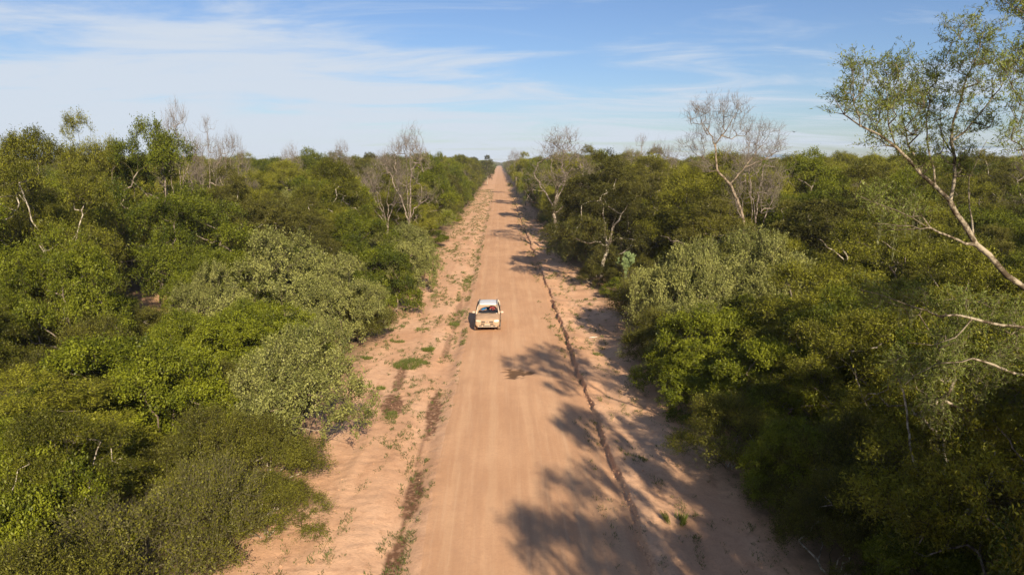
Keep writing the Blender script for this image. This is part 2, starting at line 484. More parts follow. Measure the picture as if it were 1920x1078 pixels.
# dense dark tree with drooping sprays
lib('dark', *[make_plant(60 + i, 10.5, 3.6, 2.0, nl=20, nt_=540, stems=5, trunk_h=3.0, K=9, nleaf=11, slen=(0.3, 0.75), up=0.0, droop=0.65, leaf=(0.12, 0.042),
     lm=M['dark'], bm=M['bark_pale'], tm=M['twig_fine'], lobesz=(0.22, 0.40), flat=0.9, shell=0.55, spread=0.09, rt=0.010, lean=0.06, twig_r=0.006) for i in range(3)])
# broad green canopy tree
lib('broad', *[make_plant(70 + i, 8.5, 4.0, 1.4, nl=22, nt_=560, stems=6, trunk_h=1.8, K=9, nleaf=11, slen=(0.3, 0.65), up=0.25, droop=0.1, leaf=(0.11, 0.05),
     lm=M['green'], bm=M['bark_grey'], tm=M['twig_fine'], lobesz=(0.20, 0.38), flat=0.7, shell=0.55, spread=0.11, rt=0.009, lean=0.08, upn=1.0) for i in range(3)])
# leafless tree
lib('bare', *[make_plant(80 + i, 12.5, 3.6, 5.0, nl=9, nt_=330, stems=6, trunk_h=4.0, K=3, nleaf=0, slen=(0.4, 1.05), up=0.65, leaf=(0.08, 0.035),
     bm=M['bark_grey'], tm=M['twig_pale'], lobesz=(0.28, 0.5), flat=1.0, shell=0.12, rt=0.0125, twig_r=0.0075, twigsub=2, lean=0.10, sag=0.16) for i in range(4)])

KIND = {  # object name, category, nominal height, nominal radius
    'silver': ('grey_green_shrub', 'shrub', 5.0, 3.2), 'green': ('leafy_shrub', 'shrub', 4.6, 3.0), 'olive': ('olive_shrub', 'shrub', 4.4, 2.8),
    'twiggy': ('twiggy_shrub', 'shrub', 3.6, 2.5), 'mesq': ('mesquite_tree', 'tree', 10.0, 4.4), 'dark': ('weeping_tree', 'tree', 10.5, 3.6),
    'broad': ('broad_tree', 'tree', 8.5, 4.0), 'bare': ('bare_tree', 'tree', 12.5, 3.6)}
PLACED = []   # (x,y,radius)
COUNT = {'shrub': 0, 'tree': 0}
prng = random.Random(5)

def plant(kind, x, y, h, r=None, label=None, group=None, var=None, rz=None, mark=True):
    name, cat, h0, r0 = KIND[kind]
    w, lv = LIB[kind][prng.randrange(len(LIB[kind])) if var is None else var % len(LIB[kind])]
    sz = h / h0; sr = (r / r0) if r else sz
    e = empty(name, (x, y, float(ground_z(x, y)) - 0.05), prng.uniform(0, 6.283) if rz is None else rz, (sr, sr, sz))
    tag(e, label, cat, group)
    link('stems' if cat == 'shrub' else 'trunk', w, e)
    if lv: link('foliage' if cat == 'shrub' else 'crown', lv, e)
    if mark: PLACED.append((x, y, r0 * sr))
    COUNT[cat] += 1
    return e

# ------------------------------------------------------------------ ground, road
def edge_l(y): return -2.45 + 0.42 * (fbm(y * 0.10, y * 0 + 3.1, 5) - 0.5) + 0.10 * (vnoise(y * 0.9, y * 0, 8) - 0.5)
def edge_r(y): return 4.62 + 0.16 * (vnoise(y * 0.45, y * 0, 14) - 0.5) + 0.38 * (fbm(y * 0.16, y * 0 + 7.7, 9) - 0.5) + 0.14 * (vnoise(y * 1.3, y * 0, 12) - 0.5)

DAMP = [  # x, y, half width, half length, tilt, strength  (moist soil patches)
    (-3.35, 21.5, .30, 2.3, .02, 1), (-3.30, 26.8, .36, 2.0, -.03, 1), (-3.40, 23.8, .10, 4.5, 0, .8), (-3.35, 36.2, .42, 3.8, -.01, 1), (-3.45, 31, .10, 6, 0, .6),
    (-5.55, 36.8, .62, 2.2, -.10, 1), (-5.75, 41.5, .30, 3.2, -.06, .85), (-6.75, 38.3, .55, 1.2, 0, .6), (-3.6, 50, .26, 4.0, 0, .6), (-3.5, 61, .30, 7, 0, .55),
    (-3.5, 75, .25, 6, 0, .35)]
def damp_f(x, y):
    d = np.zeros(np.broadcast(x, y).shape)
    wob = 0.55 * (fbm(x * 1.9, y * 0.9, 31) - 0.5) + 0.5 * (fbm(x * 6, y * 3, 37) - 0.5)
    for cx, cy, hw, hl, ti, s_ in DAMP:
        q = ((x - cx - ti * (y - cy)) / hw) ** 2 + ((y - cy) / hl) ** 2
        d = np.maximum(d, s_ * sstep(1.25 - q + wob * 1.9, 0.15, 0.6))
    return d
PUD = G(965, 703)
def puddle_f(x, y):
    q = ((x - PUD[0]) / 0.85) ** 2 + ((y - PUD[1]) / 0.95) ** 2
    q2 = ((x - PUD[0] - 0.85) / 0.35) ** 2 + ((y - PUD[1] - 0.15) / 0.35) ** 2
    wob = (fbm(x * 2.6, y * 2.0, 77) - 0.5) * 2.6 + (fbm(x * 9, y * 7, 79) - 0.5) * 1.2
    return np.maximum(sstep(1 - q + wob, 0.0, 0.4), sstep(1 - q2 + wob, 0.1, 0.5))

def ground_z(x, y):
    x = np.asarray(x, float); y = np.asarray(y, float)
    el, er = edge_l(y), edge_r(y)
    near = 1 - sstep(y, 150, 400)
    # gently crowned road bed
    t = (x - el) / (er - el)
    z = 0.10 * np.clip(1 - (2 * t - 1) ** 2, 0, 1)
    # left shoulder falls to a ditch
    dl = el - x
    z = z - 0.22 * sstep(dl, 0.0, 0.75) + 0.20 * sstep(dl, 1.05, 2.0) + 0.09 * sstep(dl, 2.6, 3.2) - 0.12 * sstep(dl, 3.2, 3.9) + 0.08 * sstep(dl, 4.4, 6)
    # right cut lip
    dr = x - er
    crumb = 0.10 * (fbm(x * 2.5, y * 1.1, 41) - 0.5) + 0.07 * (vnoise(x * 6, y * 3.5, 44) - 0.5)
    z = z - 0.06 * np.exp(-((dr + 0.10) / 0.22) ** 2) + (0.26 + 0.5 * crumb) * (0.55 + 0.9 * vnoise(y * 0.5, y * 0, 47)) * sstep(dr + crumb, 0.0, 0.13) - 0.20 * sstep(dr, 0.25, 1.5) + 0.06 * sstep(dr, 2.5, 4.0)
    # longitudinal grader / tyre lines
    inside = sstep(t, 0.0, 0.06) * (1 - sstep(t, 0.94, 1.0))
    z = z + inside * 0.018 * (vnoise(x * 3.2, y * 0.05, 51) - 0.5) + inside * 0.010 * (vnoise(x * 9, y * 0.12, 53) - 0.5)
    for xr in (-1.75, -0.35, 1.25, 2.75):
        z = z - 0.012 * near * np.exp(-((x - xr - 0.25 * (vnoise(y * 0.05, y * 0, 5 + int(xr * 4)) - 0.5)) / 0.17) ** 2)
    out_ = 1 - inside
    z = z + out_ * (0.10 * (fbm(x * 0.9, y * 0.45, 61, 4) - 0.5) + 0.032 * (vnoise(x * 5.0, y * 3.0, 67) - 0.5) + 0.016 * (vnoise(x * 2.0, y * 6.0, 69) - 0.5) * sstep(-(x - el), 0.1, 1.2))
    # old wheel track on the left verge
    z = z - 0.07 * np.exp(-((x + 5.65 + 0.2 * (vnoise(y * 0.1, y * 0, 3) - .5)) / 0.22) ** 2)
    z = z - 0.05 * puddle_f(x, y)
    far = np.maximum(sstep(np.abs(x), 40, 200), sstep(y, 400, 900))
    return z * near * (1 - far) + (1 - near) * (-0.0)

def build_ground():
    # rows: finer near the camera
    ys = [-40, -25, -12, -4, 2, 7, 11]
    yy = 12.0
    while yy < 160:
        ys.append(yy); yy += 0.075 * max(1.0, yy / 22.0)
    while yy < 9000:
        ys.append(yy); yy *= 1.06
    ys = np.array(ys + [9500.0])
    rel_l = np.concatenate([-np.geomspace(8.0, 6000, 26)[::-1], -np.arange(0.14, 7.9, 0.14)[::-1]])      # offset from left edge
    rel_r = np.concatenate([[.03, .06, .09, .12, .15, .18, .22, .27, .33], np.arange(0.42, 7.9, 0.15), np.geomspace(8.0, 6000, 26)])
    tt = np.concatenate([np.linspace(0, 0.94, 44), np.linspace(0.95, 1, 6)])
    Y = ys[:, None]
    el, er = edge_l(ys)[:, None], edge_r(ys)[:, None]
    XL = el + rel_l[None]; XM = el + (er - el) * tt[None]; XR = er + rel_r[None]
    def grid(X, name, mat):
        Yb = np.broadcast_to(Y, X.shape)
        Z = ground_z(X, Yb)
        V = np.stack([X, Yb, Z], axis=-1).reshape(-1, 3)
        nr, nc = X.shape
        i = np.arange(nr - 1)[:, None] * nc + np.arange(nc - 1)[None]
        f = np.stack([i, i + 1, i + nc + 1, i + nc], axis=-1).reshape(-1, 4)
        return V, f, damp_f(X, Yb).reshape(-1), puddle_f(X, Yb).reshape(-1)
    vL, fL, dL, pL = grid(np.concatenate([XL, XM[:, :1]], axis=1), '', None)
    vR, fR, dR, pR = grid(np.concatenate([XM[:, -1:], XR], axis=1), '', None)
    me = mesh_np('ground', np.concatenate([vL, vR]), [np.concatenate([fL, fR + len(vL)])], [M['soil']], True,
                 {'damp': ('POINT', np.concatenate([dL, dR])), 'puddle': ('POINT', np.concatenate([pL, pR]) * 0)})
    tag(link('ground', me), kind='structure')
    vM, fM, dM, pM = grid(XM, '', None)
    me = mesh_np('road', vM, [fM], [M['road']], True, {'damp': ('POINT', dM * 0), 'puddle': ('POINT', pM)})
    tag(link('road', me), kind='structure')

def soil_mat(name, road):
    m_, t, out = new_mat(name)
    g = t.nodes.new('ShaderNodeNewGeometry')
    pos = g.outputs['Position']
    sp = t.nodes.new('ShaderNodeSeparateXYZ'); L(t, pos, sp.inputs[0])
    def noise(scale, sx=1, sy=1, detail=4, rough=0.6, loc=0.0):
        mp = t.nodes.new('ShaderNodeMapping'); mp.inputs['Scale'].default_value = (sx, sy, 1); mp.inputs['Location'].default_value = (loc, loc * .7, 0)
        L(t, pos, mp.inputs['Vector'])
        n_ = t.nodes.new('ShaderNodeTexNoise'); n_.inputs['Scale'].default_value = scale; n_.inputs['Detail'].default_value = detail; n_.inputs['Roughness'].default_value = rough
        L(t, mp.outputs[0], n_.inputs['Vector']); return n_.outputs['Fac']
    def mixc(f, a, b):
        mx = t.nodes.new('ShaderNodeMix'); mx.data_type = 'RGBA'
        for s_, v_ in ((6, a), (7, b)):
            if isinstance(v_, tuple): mx.inputs[s_].default_value = (*v_, 1)
            else: L(t, v_, mx.inputs[s_])
        L(t, f, mx.inputs[0]); return mx.outputs[2]
    if road:
        a, b = (0.515, 0.292, 0.163), (0.605, 0.356, 0.203)
    else:
        a, b = (0.565, 0.325, 0.190), (0.685, 0.425, 0.262)
    big = noise(0.35, 1, 0.45, 5)
    c = mixc(maprange(t, big, 0.35, 0.65), a, b)
    fine = noise(9.0, 1, 1, 6, 0.7, 3.0)
    c = mixc(maprange(t, fine, 0.35, 0.75, 0.0, 0.35), c, (0.38, 0.205, 0.115))
    if road:
        st1 = noise(2.6, 1, 0.035, 5, 0.6, 5.0)
        c = mixc(maprange(t, st1, 0.42, 0.66, 0.0, 0.24), c, (0.43, 0.240, 0.138))
        st2 = noise(7.0, 1, 0.03, 3, 0.6, 9.0)
        c = mixc(maprange(t, st2, 0.5, 0.7, 0.0, 0.26), c, (0.64, 0.42, 0.26))
        blot = noise(0.8, 1, 0.6, 6, 0.7, 41.0)
        c = mixc(maprange(t, blot, 0.5, 0.7, 0.0, 0.30), c, (0.45, 0.262, 0.155))
        for xr in (-1.75, -0.35, 1.25, 2.75):
            wig = math_node(t, 'MULTIPLY_ADD', big, 0.5, sp.outputs['X'])
            dd = math_node(t, 'ABSOLUTE', math_node(t, 'SUBTRACT', wig, xr + 0.25))
            c = mixc(math_node(t, 'MULTIPLY', maprange(t, dd, 0.10, 0.30, 0.30, 0.0), maprange(t, noise(1.5, 1, .12, 4, .6, xr * 7), .35, .6)), c, (0.67, 0.43, 0.255))
        cor = noise(1.2, 0.5, 3.0, 3, 0.5, 2.0)     # faint cross ripples
        c = mixc(maprange(t, cor, 0.45, 0.75, 0.0, 0.12), c, (0.44, 0.235, 0.14))
        h1 = math_node(t, 'MULTIPLY', st1, 1.0); hs = math_node(t, 'MULTIPLY_ADD', fine, 0.35, h1)
    else:
        mot = noise(2.2, 1, 0.8, 5, 0.65, 12.0)
        c = mixc(maprange(t, mot, 0.5, 0.72, 0.0, 0.5), c, (0.42, 0.225, 0.125))
        litter = noise(14.0, 1, 1, 4, 0.7, 20.0)
        c = mixc(maprange(t, litter, 0.60, 0.68, 0.0, 0.45), c, (0.16, 0.115, 0.06))
        # leaf litter and dark humus under the thicket
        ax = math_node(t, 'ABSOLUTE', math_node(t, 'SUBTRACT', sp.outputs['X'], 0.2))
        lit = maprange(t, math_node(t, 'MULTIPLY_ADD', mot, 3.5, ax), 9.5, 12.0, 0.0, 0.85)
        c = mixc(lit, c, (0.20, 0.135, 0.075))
        g_ = G(265, 572)
        ddx = math_node(t, 'ADD', sp.outputs['X'], -float(g_[0])); ddy = math_node(t, 'ADD', sp.outputs['Y'], -float(g_[1]))
        rr_ = math_node(t, 'SQRT', math_node(t, 'ADD', math_node(t, 'MULTIPLY', ddx, ddx), math_node(t, 'MULTIPLY', ddy, ddy)))
        c = mixc(maprange(t, math_node(t, 'MULTIPLY_ADD', mot, 3.0, rr_), 6.5, 9.0, 0.9, 0.0), c, (0.60, 0.36, 0.20))
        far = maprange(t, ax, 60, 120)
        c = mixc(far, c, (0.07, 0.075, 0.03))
        hs = math_node(t, 'MULTIPLY_ADD', mot, 0.7, fine)
    da = t.nodes.new('ShaderNodeAttribute'); da.attribute_name = 'damp'
    dn = math_node(t, 'MULTIPLY', da.outputs['Fac'], maprange(t, noise(6, 1, 1, 4, .6, 33), 0.30, 0.55, 0.45, 1.0))
    c = mixc(dn, c, (0.155, 0.080, 0.045))
    pa = t.nodes.new('ShaderNodeAttribute'); pa.attribute_name = 'puddle'
    c = mixc(pa.outputs['Fac'], c, (0.150, 0.085, 0.045))
    p = t.nodes.new('ShaderNodeBsdfPrincipled')
    L(t, c, p.inputs['Base Color']); p.inputs['Specular IOR Level'].default_value = 0.12
    L(t, maprange(t, pa.outputs['Fac'], 0, 1, 0.95, 0.75), p.inputs['Roughness'])
    bu = t.nodes.new('ShaderNodeBump'); bu.inputs['Strength'].default_value = 0.6 if road else 0.7; bu.inputs['Distance'].default_value = 0.03 if road else 0.035
    L(t, hs, bu.inputs['Height']); L(t, bu.outputs[0], p.inputs['Normal'])
    L(t, p.outputs[0], out.inputs[0])
    return m_
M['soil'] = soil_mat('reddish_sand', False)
M['road'] = soil_mat('graded_dirt', True)
build_ground()

#@@FOREST
# ------------------------------------------------------------------ landmark trees and shrubs
def px_at(px, D):           # lateral position of a photo column at forward distance D
    r = ray(px, 400); return r.x / r.y * D
def top_at(py, D):
    r = ray(960, py); return CAM_H + r.z / r.y * D
def lm(kind, px, D, py_top, label, r=None, var=None, rz=None):
    return plant(kind, px_at(px, D), D, top_at(py_top, D), r, label, None, var, rz)

LM = [
 # left of the road
 ('silver', 545, 29.6, 588, 'pale grey-green rounded shrub bulging over the left sandy verge, nearest of its colour', 3.0, 0),
 ('silver', 530, 50, 425, 'large pale grey-green shrub standing tall behind the nearer pale shrub at the left verge', 4.3, 1),
 ('silver', 630, 49, 480, 'pale grey-green shrub leaning to the verge in front of the largest pale shrub', 3.2, 2),
 ('silver', 768, 71, 412, 'light yellowish-green domed shrub at the verge beyond the car on its left', 3.0, 0),
 ('silver', 385, 50, 492, 'pale grey-green shrub beside the small bare clearing in the left thicket', 2.6, 2),
 ('silver', 560, 92, 352, 'pale shrub crown seen far back between the bare tree and the left thicket', 4.2, 1),
 ('green', 160, 31, 625, 'dense vivid green shrub in the left thicket, level with the nearest pale shrub', 3.9, 0),
 ('green', 280, 29.5, 640, 'vivid green shrub with layered sprays next to the nearest pale shrub', 3.0, 1),
 ('mesq', 40, 24.5, 700, 'yellow-green feathery small tree at the lower left edge of the picture', 3.7, 0),
 ('green', 20, 19.5, 830, 'dark leafy shrub in the bottom left corner', 2.2, 2),
 ('twiggy', 345, 21.5, 862, 'dry twiggy grey shrub at the foot of the left verge, closest to the camera', 1.9, 0),
 ('twiggy', 175, 19.0, 935, 'greyish thorny shrub in the lower left corner with few leaves', 2.3, 1),
 ('mesq', 60, 20.5, 760, 'yellow-green feathery shrub-like tree in the lower left corner, nearest of its kind', 2.3, 1),
 ('olive', 478, 26.8, 785, 'low brownish-olive shrub between the nearest pale shrub and the dry twiggy shrub', 2.2, 0),
 ('olive', 462, 23.2, 890, 'small olive-green shrub creeping onto the sand at the left verge', 1.9, 1),
 ('olive', 350, 26, 770, 'dark olive shrub in the hollow behind the dry twiggy shrub', 2.1, 1),
 ('green', 420, 38, 585, 'green shrub in the thicket directly behind the nearest pale shrub', 3.0, 1),
 ('green', 520, 39.5, 570, 'leafy green shrub between the two largest pale shrubs', 2.6, 2),
 ('olive', 670, 50, 545, 'dark green rounded shrub at the left verge level with the car', 2.4, 1),
 ('green', 715, 60, 462, 'bright green shrub at the left verge just beyond the car', 3.0, 0),
 ('olive', 70, 42, 540, 'olive green shrub left of the small bare clearing', 3.4, 2),
 ('olive', 150, 48, 500, 'brownish-olive shrub behind the small bare clearing', 2.8, 0),
 ('dark', 428, 72, 305, 'dark-crowned tree with a forked pale trunk in the left thicket', 3.6, 0),
 ('mesq', 75, 50, 243, 'tall thin-leaved tree with a leaning dark trunk at the far left edge', 4.8, 1),
 ('mesq', 185, 62, 208, 'light green tree rising highest on the left skyline', 3.4, 2),
 ('broad', 290, 62, 235, 'broad green tree on the left skyline next to the grey leafless trees', 5.0, 0),
 ('mesq', 235, 76, 285, 'yellow-green tree in front of the broad skyline tree on the left', 4.0, 3),
 ('broad', 110, 40, 395, 'rounded green tree over the dark hollow in the left thicket', 3.4, 1),
 ('bare', 343, 82, 203, 'first of three grey leafless trees on the left skyline, nearest the broad green tree', 2.7, 0),
 ('bare', 393, 84, 222, 'lowest of three grey leafless trees on the left skyline, in their middle', 2.6, 1),
 ('bare', 440, 80, 215, 'rightmost of three grey leafless trees on the left skyline', 2.5, 2),
 ('bare', 546, 125, 262, 'small pale leafless tree alone on the left skyline', 2.6, 3),
 ('bare', 645, 135, 270, 'small leafless tree top on the skyline between the lone bare tree and the road', 3.2, 0),
 ('bare', 760, 84, 225, 'tall leafless tree with a straight trunk close to the left side of the road', 3.6, 3),
 ('bare', 722, 88, 262, 'lower leafless tree leaning beside the tall straight-trunked bare tree', 3.2, 2),
 ('broad', 818, 140, 275, 'small dark green tree top standing above the left roadside trees', 2.6, 2),
 ('dark', 914, 400, 290, 'dark green tree at the end of the left roadside, beside the vanishing road', 4.2, 1),
 # right of the road
 ('bare', 1052, 103, 250, 'wide leafless tree with greyish crown overhanging the road in the distance on the right', 6.6, 0),
 ('dark', 1128, 75, 278, 'tall weeping dark green tree with drooping sprays beside the right verge', 5.4, 0),
 ('dark', 1215, 88, 292, 'weeping dark tree standing behind and right of the tallest weeping tree', 4.6, 1),
 ('bare', 1190, 112, 258, 'smaller grey leafless tree on the right skyline beyond the weeping trees', 3.8, 1),
 ('bare', 1236, 108, 244, 'fan-shaped grey leafless tree on the right skyline', 3.6, 2),
 ('bare', 1412, 66, 238, 'reddish-grey leafless tree leaning right beside the tall crooked bare tree', 3.4, 1),
 ('dark', 1100, 112, 280, 'upright dark tree between the wide bare tree and the tallest weeping tree', 3.9, 2),
 ('mesq', 1060, 122, 290, 'thin-crowned olive tree beneath the wide bare tree at the right roadside', 4.2, 0),
 ('broad', 1010, 158, 284, 'round dark tree at the right roadside beyond the wide bare tree', 4.4, 1),
 ('mesq', 985, 215, 283, 'tall feathery tree far down the right roadside', 5.0, 2),
 ('bare', 968, 290, 276, 'grey leafless tree farthest down the right roadside', 4.5, 3),
 ('dark', 1170, 80, 288, 'dark tree filling the space between the two tall weeping trees', 3.8, 0),
 ('silver', 1290, 46, 445, 'dark-sided grey-green shrub bulging over the right verge past the cactus', 3.4, 0),
 ('silver', 1395, 49, 430, 'tallest grey-green shrub of the right thicket', 3.8, 1),
 ('silver', 1470, 47, 450, 'grey-green shrub at the inner end of the pale row in the right thicket', 3.0, 2),
 ('silver', 1062, 92, 420, 'small bright shrub at the right verge in the tree shadows', 2.3, 0),
 ('green', 1180, 66, 520, 'rounded bright green shrub in front of the prickly pear', 2.4, 1),
 ('olive', 1120, 73, 490, 'dark shrub at the right verge beneath the weeping tree', 2.0, 0),
 ('olive', 1240, 43, 590, 'shaded shrub low at the right verge beneath the grey-green shrubs', 2.2, 2),
 ('green', 1330, 35.5, 650, 'shaded green shrub at the edge of the dark right verge', 2.6, 2),
 ('green', 1460, 31, 640, 'green shrub catching light behind the dark right verge', 2.8, 0),
 ('olive', 1395, 28, 760, 'olive shrub in deep shade beside the right verge', 2.3, 1),
 ('mesq', 1560, 36, 455, 'yellow-green low tree in the middle of the right thicket', 4.0, 2),
 ('mesq', 1660, 44, 400, 'olive-yellow tree behind the forked limbs of the large pale tree', 4.2, 0),
 ('mesq', 1700, 27, 590, 'light green tree under the lowest pale branch on the right', 3.6, 1),
 ('mesq', 1860, 30, 470, 'green tree crown at the right picture edge behind the pale leaning trunk', 4.0, 3),
 ('mesq', 1835, 19.5, 600, 'yellow-green tree crown directly beneath the pale lower limbs of the leaning tree', 3.2, 1),
 ('broad', 1905, 23, 560, 'rounded green tree at the right edge behind the lower pale limbs', 3.4, 2),
 ('mesq', 1600, 28, 600, 'low yellow-green tree where the right thicket turns from sunlit to dark', 3.2, 3),
 ('olive', 1640, 23, 800, 'thin olive shrub with visible twigs in the lower right thicket', 2.4, 0),
 ('twiggy', 1760, 21.5, 830, 'half-bare twiggy shrub catching sun in the lower right thicket', 2.6, 1),
 ('twiggy', 1890, 21, 800, 'grey twiggy shrub at the lower right picture edge', 2.4, 0),
 ('olive', 1540, 24, 870, 'small shaded shrub where the dark verge meets the lower right thicket', 1.8, 2),
 ('green', 1790, 17.5, 1005, 'fresh green shrub at the bottom right corner of the picture', 1.8, 2),
]
for k_, px_, D_, py_, lab, r_, v_ in LM:
    lm(k_, px_, D_, py_, lab, r_, v_)

# ------------------------------------------------------------------ trees built to their own outline
def poly(pts): return [P(*q) for q in pts]
def special_tree(name, base, limbs, lobes_px, nt_, label, leafmat, barkmat, seed, **kw):
    """limbs: list of (parent limb index or -1, [(px,py,D)...]); lobes_px: (px,py,rpx,D)"""
    rng = np.random.default_rng(seed)
    base = np.array(base, float)
    sk = Skel(); sk.add(base * 0 + (0, 0, -0.3), -1)
    ends = []; spans = []
    for par, pts in limbs:
        q = [p_ - base for p_ in poly(pts)]
        if par < 0: j = 0
        else:
            a, b = spans[par]; P_ = np.array(sk.p[a:b]); j = a + int(np.argmin(np.linalg.norm(P_ - q[0], axis=1)))
        a = len(sk.p); sk.chain(q, j, rng, 0.3, 0.03); spans.append((a, len(sk.p)))
    T = []; pick = []
    for i, (px, py, rp, D) in enumerate(lobes_px):
        c = P(px, py, D) - base; rr = rp / F_PX * D
        n = max(6, int(nt_ * rp ** 2 / sum(q[2] ** 2 for q in lobes_px)))
        d = norm(rng.normal(0, 1, (n, 3))) * (rng.random(n) ** 0.45)[:, None] * rr * np.array((1, 1.2, 1))
        T.append(c + d); pick += [i] * n
    T = np.concatenate(T)
    n0 = len(sk.p)
    wood, lv = make_plant(seed + 1, T[:, 2].max() - 1, 3, 0, sk=sk, targets=(T, np.array(pick)), lm=leafmat, bm=barkmat, floor=(n0, 0.034), **kw)
    e = empty(name, (base[0], base[1], float(ground_z(base[0], base[1])) + base[2]))
    tag(e, label, 'tree')
    link('trunk', wood, e)
    if lv: link('crown', lv, e)
    COUNT['tree'] += 1
    return e, T + base

D0 = 17.5
hero_limbs = [
 (-1, [(2190, 1330, 16.5), (2120, 900, 16.8), (2020, 660, 17), (1905, 538, 17.2), (1853, 486, 17.3), (1827, 464, 17.4), (1809, 431, D0), (1779, 383, D0)]),
 (0, [(1779, 383, D0), (1753, 357, D0), (1727, 334, D0), (1705, 308, 17.3), (1679, 282, 17.1), (1649, 260, 17), (1612, 245, 17), (1583, 223, 16.9), (1560, 185, 16.8)]),
 (0, [(1783, 379, D0), (1789, 338, 17.8), (1789, 301, 18), (1785, 271, 18.1), (1787, 234, 18.2), (1798, 197, 18.2), (1812, 150, 18.3), (1835, 100, 18.3), (1848, 50, 18.3)]),
 (1, [(1753, 357, D0), (1742, 300, 17.7), (1738, 250, 17.9), (1745, 200, 18), (1730, 160, 18)]),
 (1, [(1679, 282, 17.1), (1668, 240, 17.2), (1672, 190, 17.2), (1665, 150, 17.2)]),
 (2, [(1785, 271, 18.1), (1825, 235, 18.4), (1860, 190, 18.6), (1872, 140, 18.8)]),
 (0, [(1809, 464, 17.4), (1742, 435, 17.0), (1687, 431, 16.6), (1642, 425, 16.4)]),
 (6, [(1742, 435, 17.0), (1713, 416, 16.8), (1679, 401, 16.7), (1642, 388, 16.6), (1612, 375, 16.5)]),
 (0, [(1990, 645, 17), (1920, 621, 16.4), (1821, 605, 16), (1759, 600, 15.8), (1666, 566, 15.6), (1614, 551, 15.5)]),
 (0, [(2020, 760, 17), (1920, 711, 16.4), (1842, 686, 16), (1759, 686, 15.7), (1697, 727, 15.5)]),
 (1, [(1727, 334, D0), (1702, 280, 17.6), (1690, 225, 17.7), (1698, 170, 17.7)]),
 (2, [(1789, 301, 18), (1765, 262, 18.3), (1762, 215, 18.4), (1778, 165, 18.5)]),
 (1, [(1612, 245, 17), (1600, 200, 16.8), (1598, 150, 16.7)]),
 (0, [(1827, 464, 17.4), (1822, 420, 17.8), (1815, 370, 18.2), (1828, 320, 18.6), (1850, 270, 18.9)]),
 (8, [(1821, 605, 16), (1790, 640, 15.8), (1745, 655, 15.6), (1700, 650, 15.5)]),
]
upper = [(1585, 195, 32, 17), (1610, 140, 30, 17), (1640, 220, 36, 17), (1680, 140, 34, 17.3), (1665, 185, 34, 17.3), (1712, 190, 34, 17.6), (1740, 160, 36, 18), (1745, 220, 34, 18),
         (1785, 70, 24, 18.3), (1800, 120, 32, 18.3), (1845, 60, 30, 18.4), (1850, 120, 34, 18.6), (1800, 180, 32, 18.2), (1860, 170, 30, 18.7), (1830, 235, 30, 18.4), (1770, 270, 30, 18),
         (1700, 260, 30, 17.4), (1645, 275, 24, 17.2), (1720, 310, 36, 17.6), (1800, 310, 34, 18)]
lower = [(1645, 385, 34, 16.5), (1700, 395, 36, 16.7), (1665, 430, 30, 16.5), (1640, 560, 34, 15.6), (1710, 575, 36, 15.8), (1790, 590, 42, 15.9), (1870, 600, 44, 16.2), (1700, 700, 40, 15.6), (1770, 690, 44, 15.8),
         (1850, 700, 50, 16), (1780, 640, 40, 16), (1900, 660, 46, 16.3), (1750, 755, 36, 15.7), (1820, 760, 36, 15.9), (1890, 745, 40, 16.2)]
lower = [(a_, b_, c_ * 0.92, d_ + 0.7) for a_, b_, c_, d_ in lower]
hbase = P(2190, 1330, 16.5); hbase[2] = 0
hero_kw = dict(tm=M['twig_dark'], K=5, nleaf=13, slen=(0.22, 0.55), up=0.25, droop=0.30, leaf=(0.085, 0.018), spread=0.050, rt=0.0062, twig_r=0.0035, upn=0.4, foll=0.9, sag=0.14, rmax=0.15)
hero, HT = special_tree('leaning_tree', hbase, hero_limbs, upper + lower, 740, 'tall feathery-leaved tree with pale blotched leaning trunk at the right picture edge', M['hero'], M['bark_hero'], 301, **hero_kw)
PLACED.append((hbase[0], hbase[1], 2.0))
# hanging lichen strands on the lower branches (a part of the tree)
def lichen():
    rng = np.random.default_rng(9)
    low = HT[HT[:, 2] < P(1700, 360, 16.5)[2]] - np.array(hero.location)
    sel = low[rng.choice(len(low), 60, replace=False)]
    c = []; a = []
    for q in sel:
        Ls = rng.uniform(0.25, 0.8); n = int(26 + Ls * 60)
        t = rng.random(n) ** 1.2
        c.append(q + np.stack([rng.normal(0, 0.035, n) * (1.2 - t), rng.normal(0, 0.035, n) * (1.2 - t), -t * Ls], axis=1))
    c = np.concatenate(c); n = len(c)
    a = norm(np.array((0, 0, -1)) + rng.normal(0, 0.25, (n, 3)))
    me = leaves(c, a, norm(rng.normal(0, 1, (n, 3))), rng.uniform(0.06, 0.14, n), rng.uniform(0.008, 0.016, n), rng.random(n), M['lichen'], 'lichen')
    link('lichen', me, hero)
lichen()

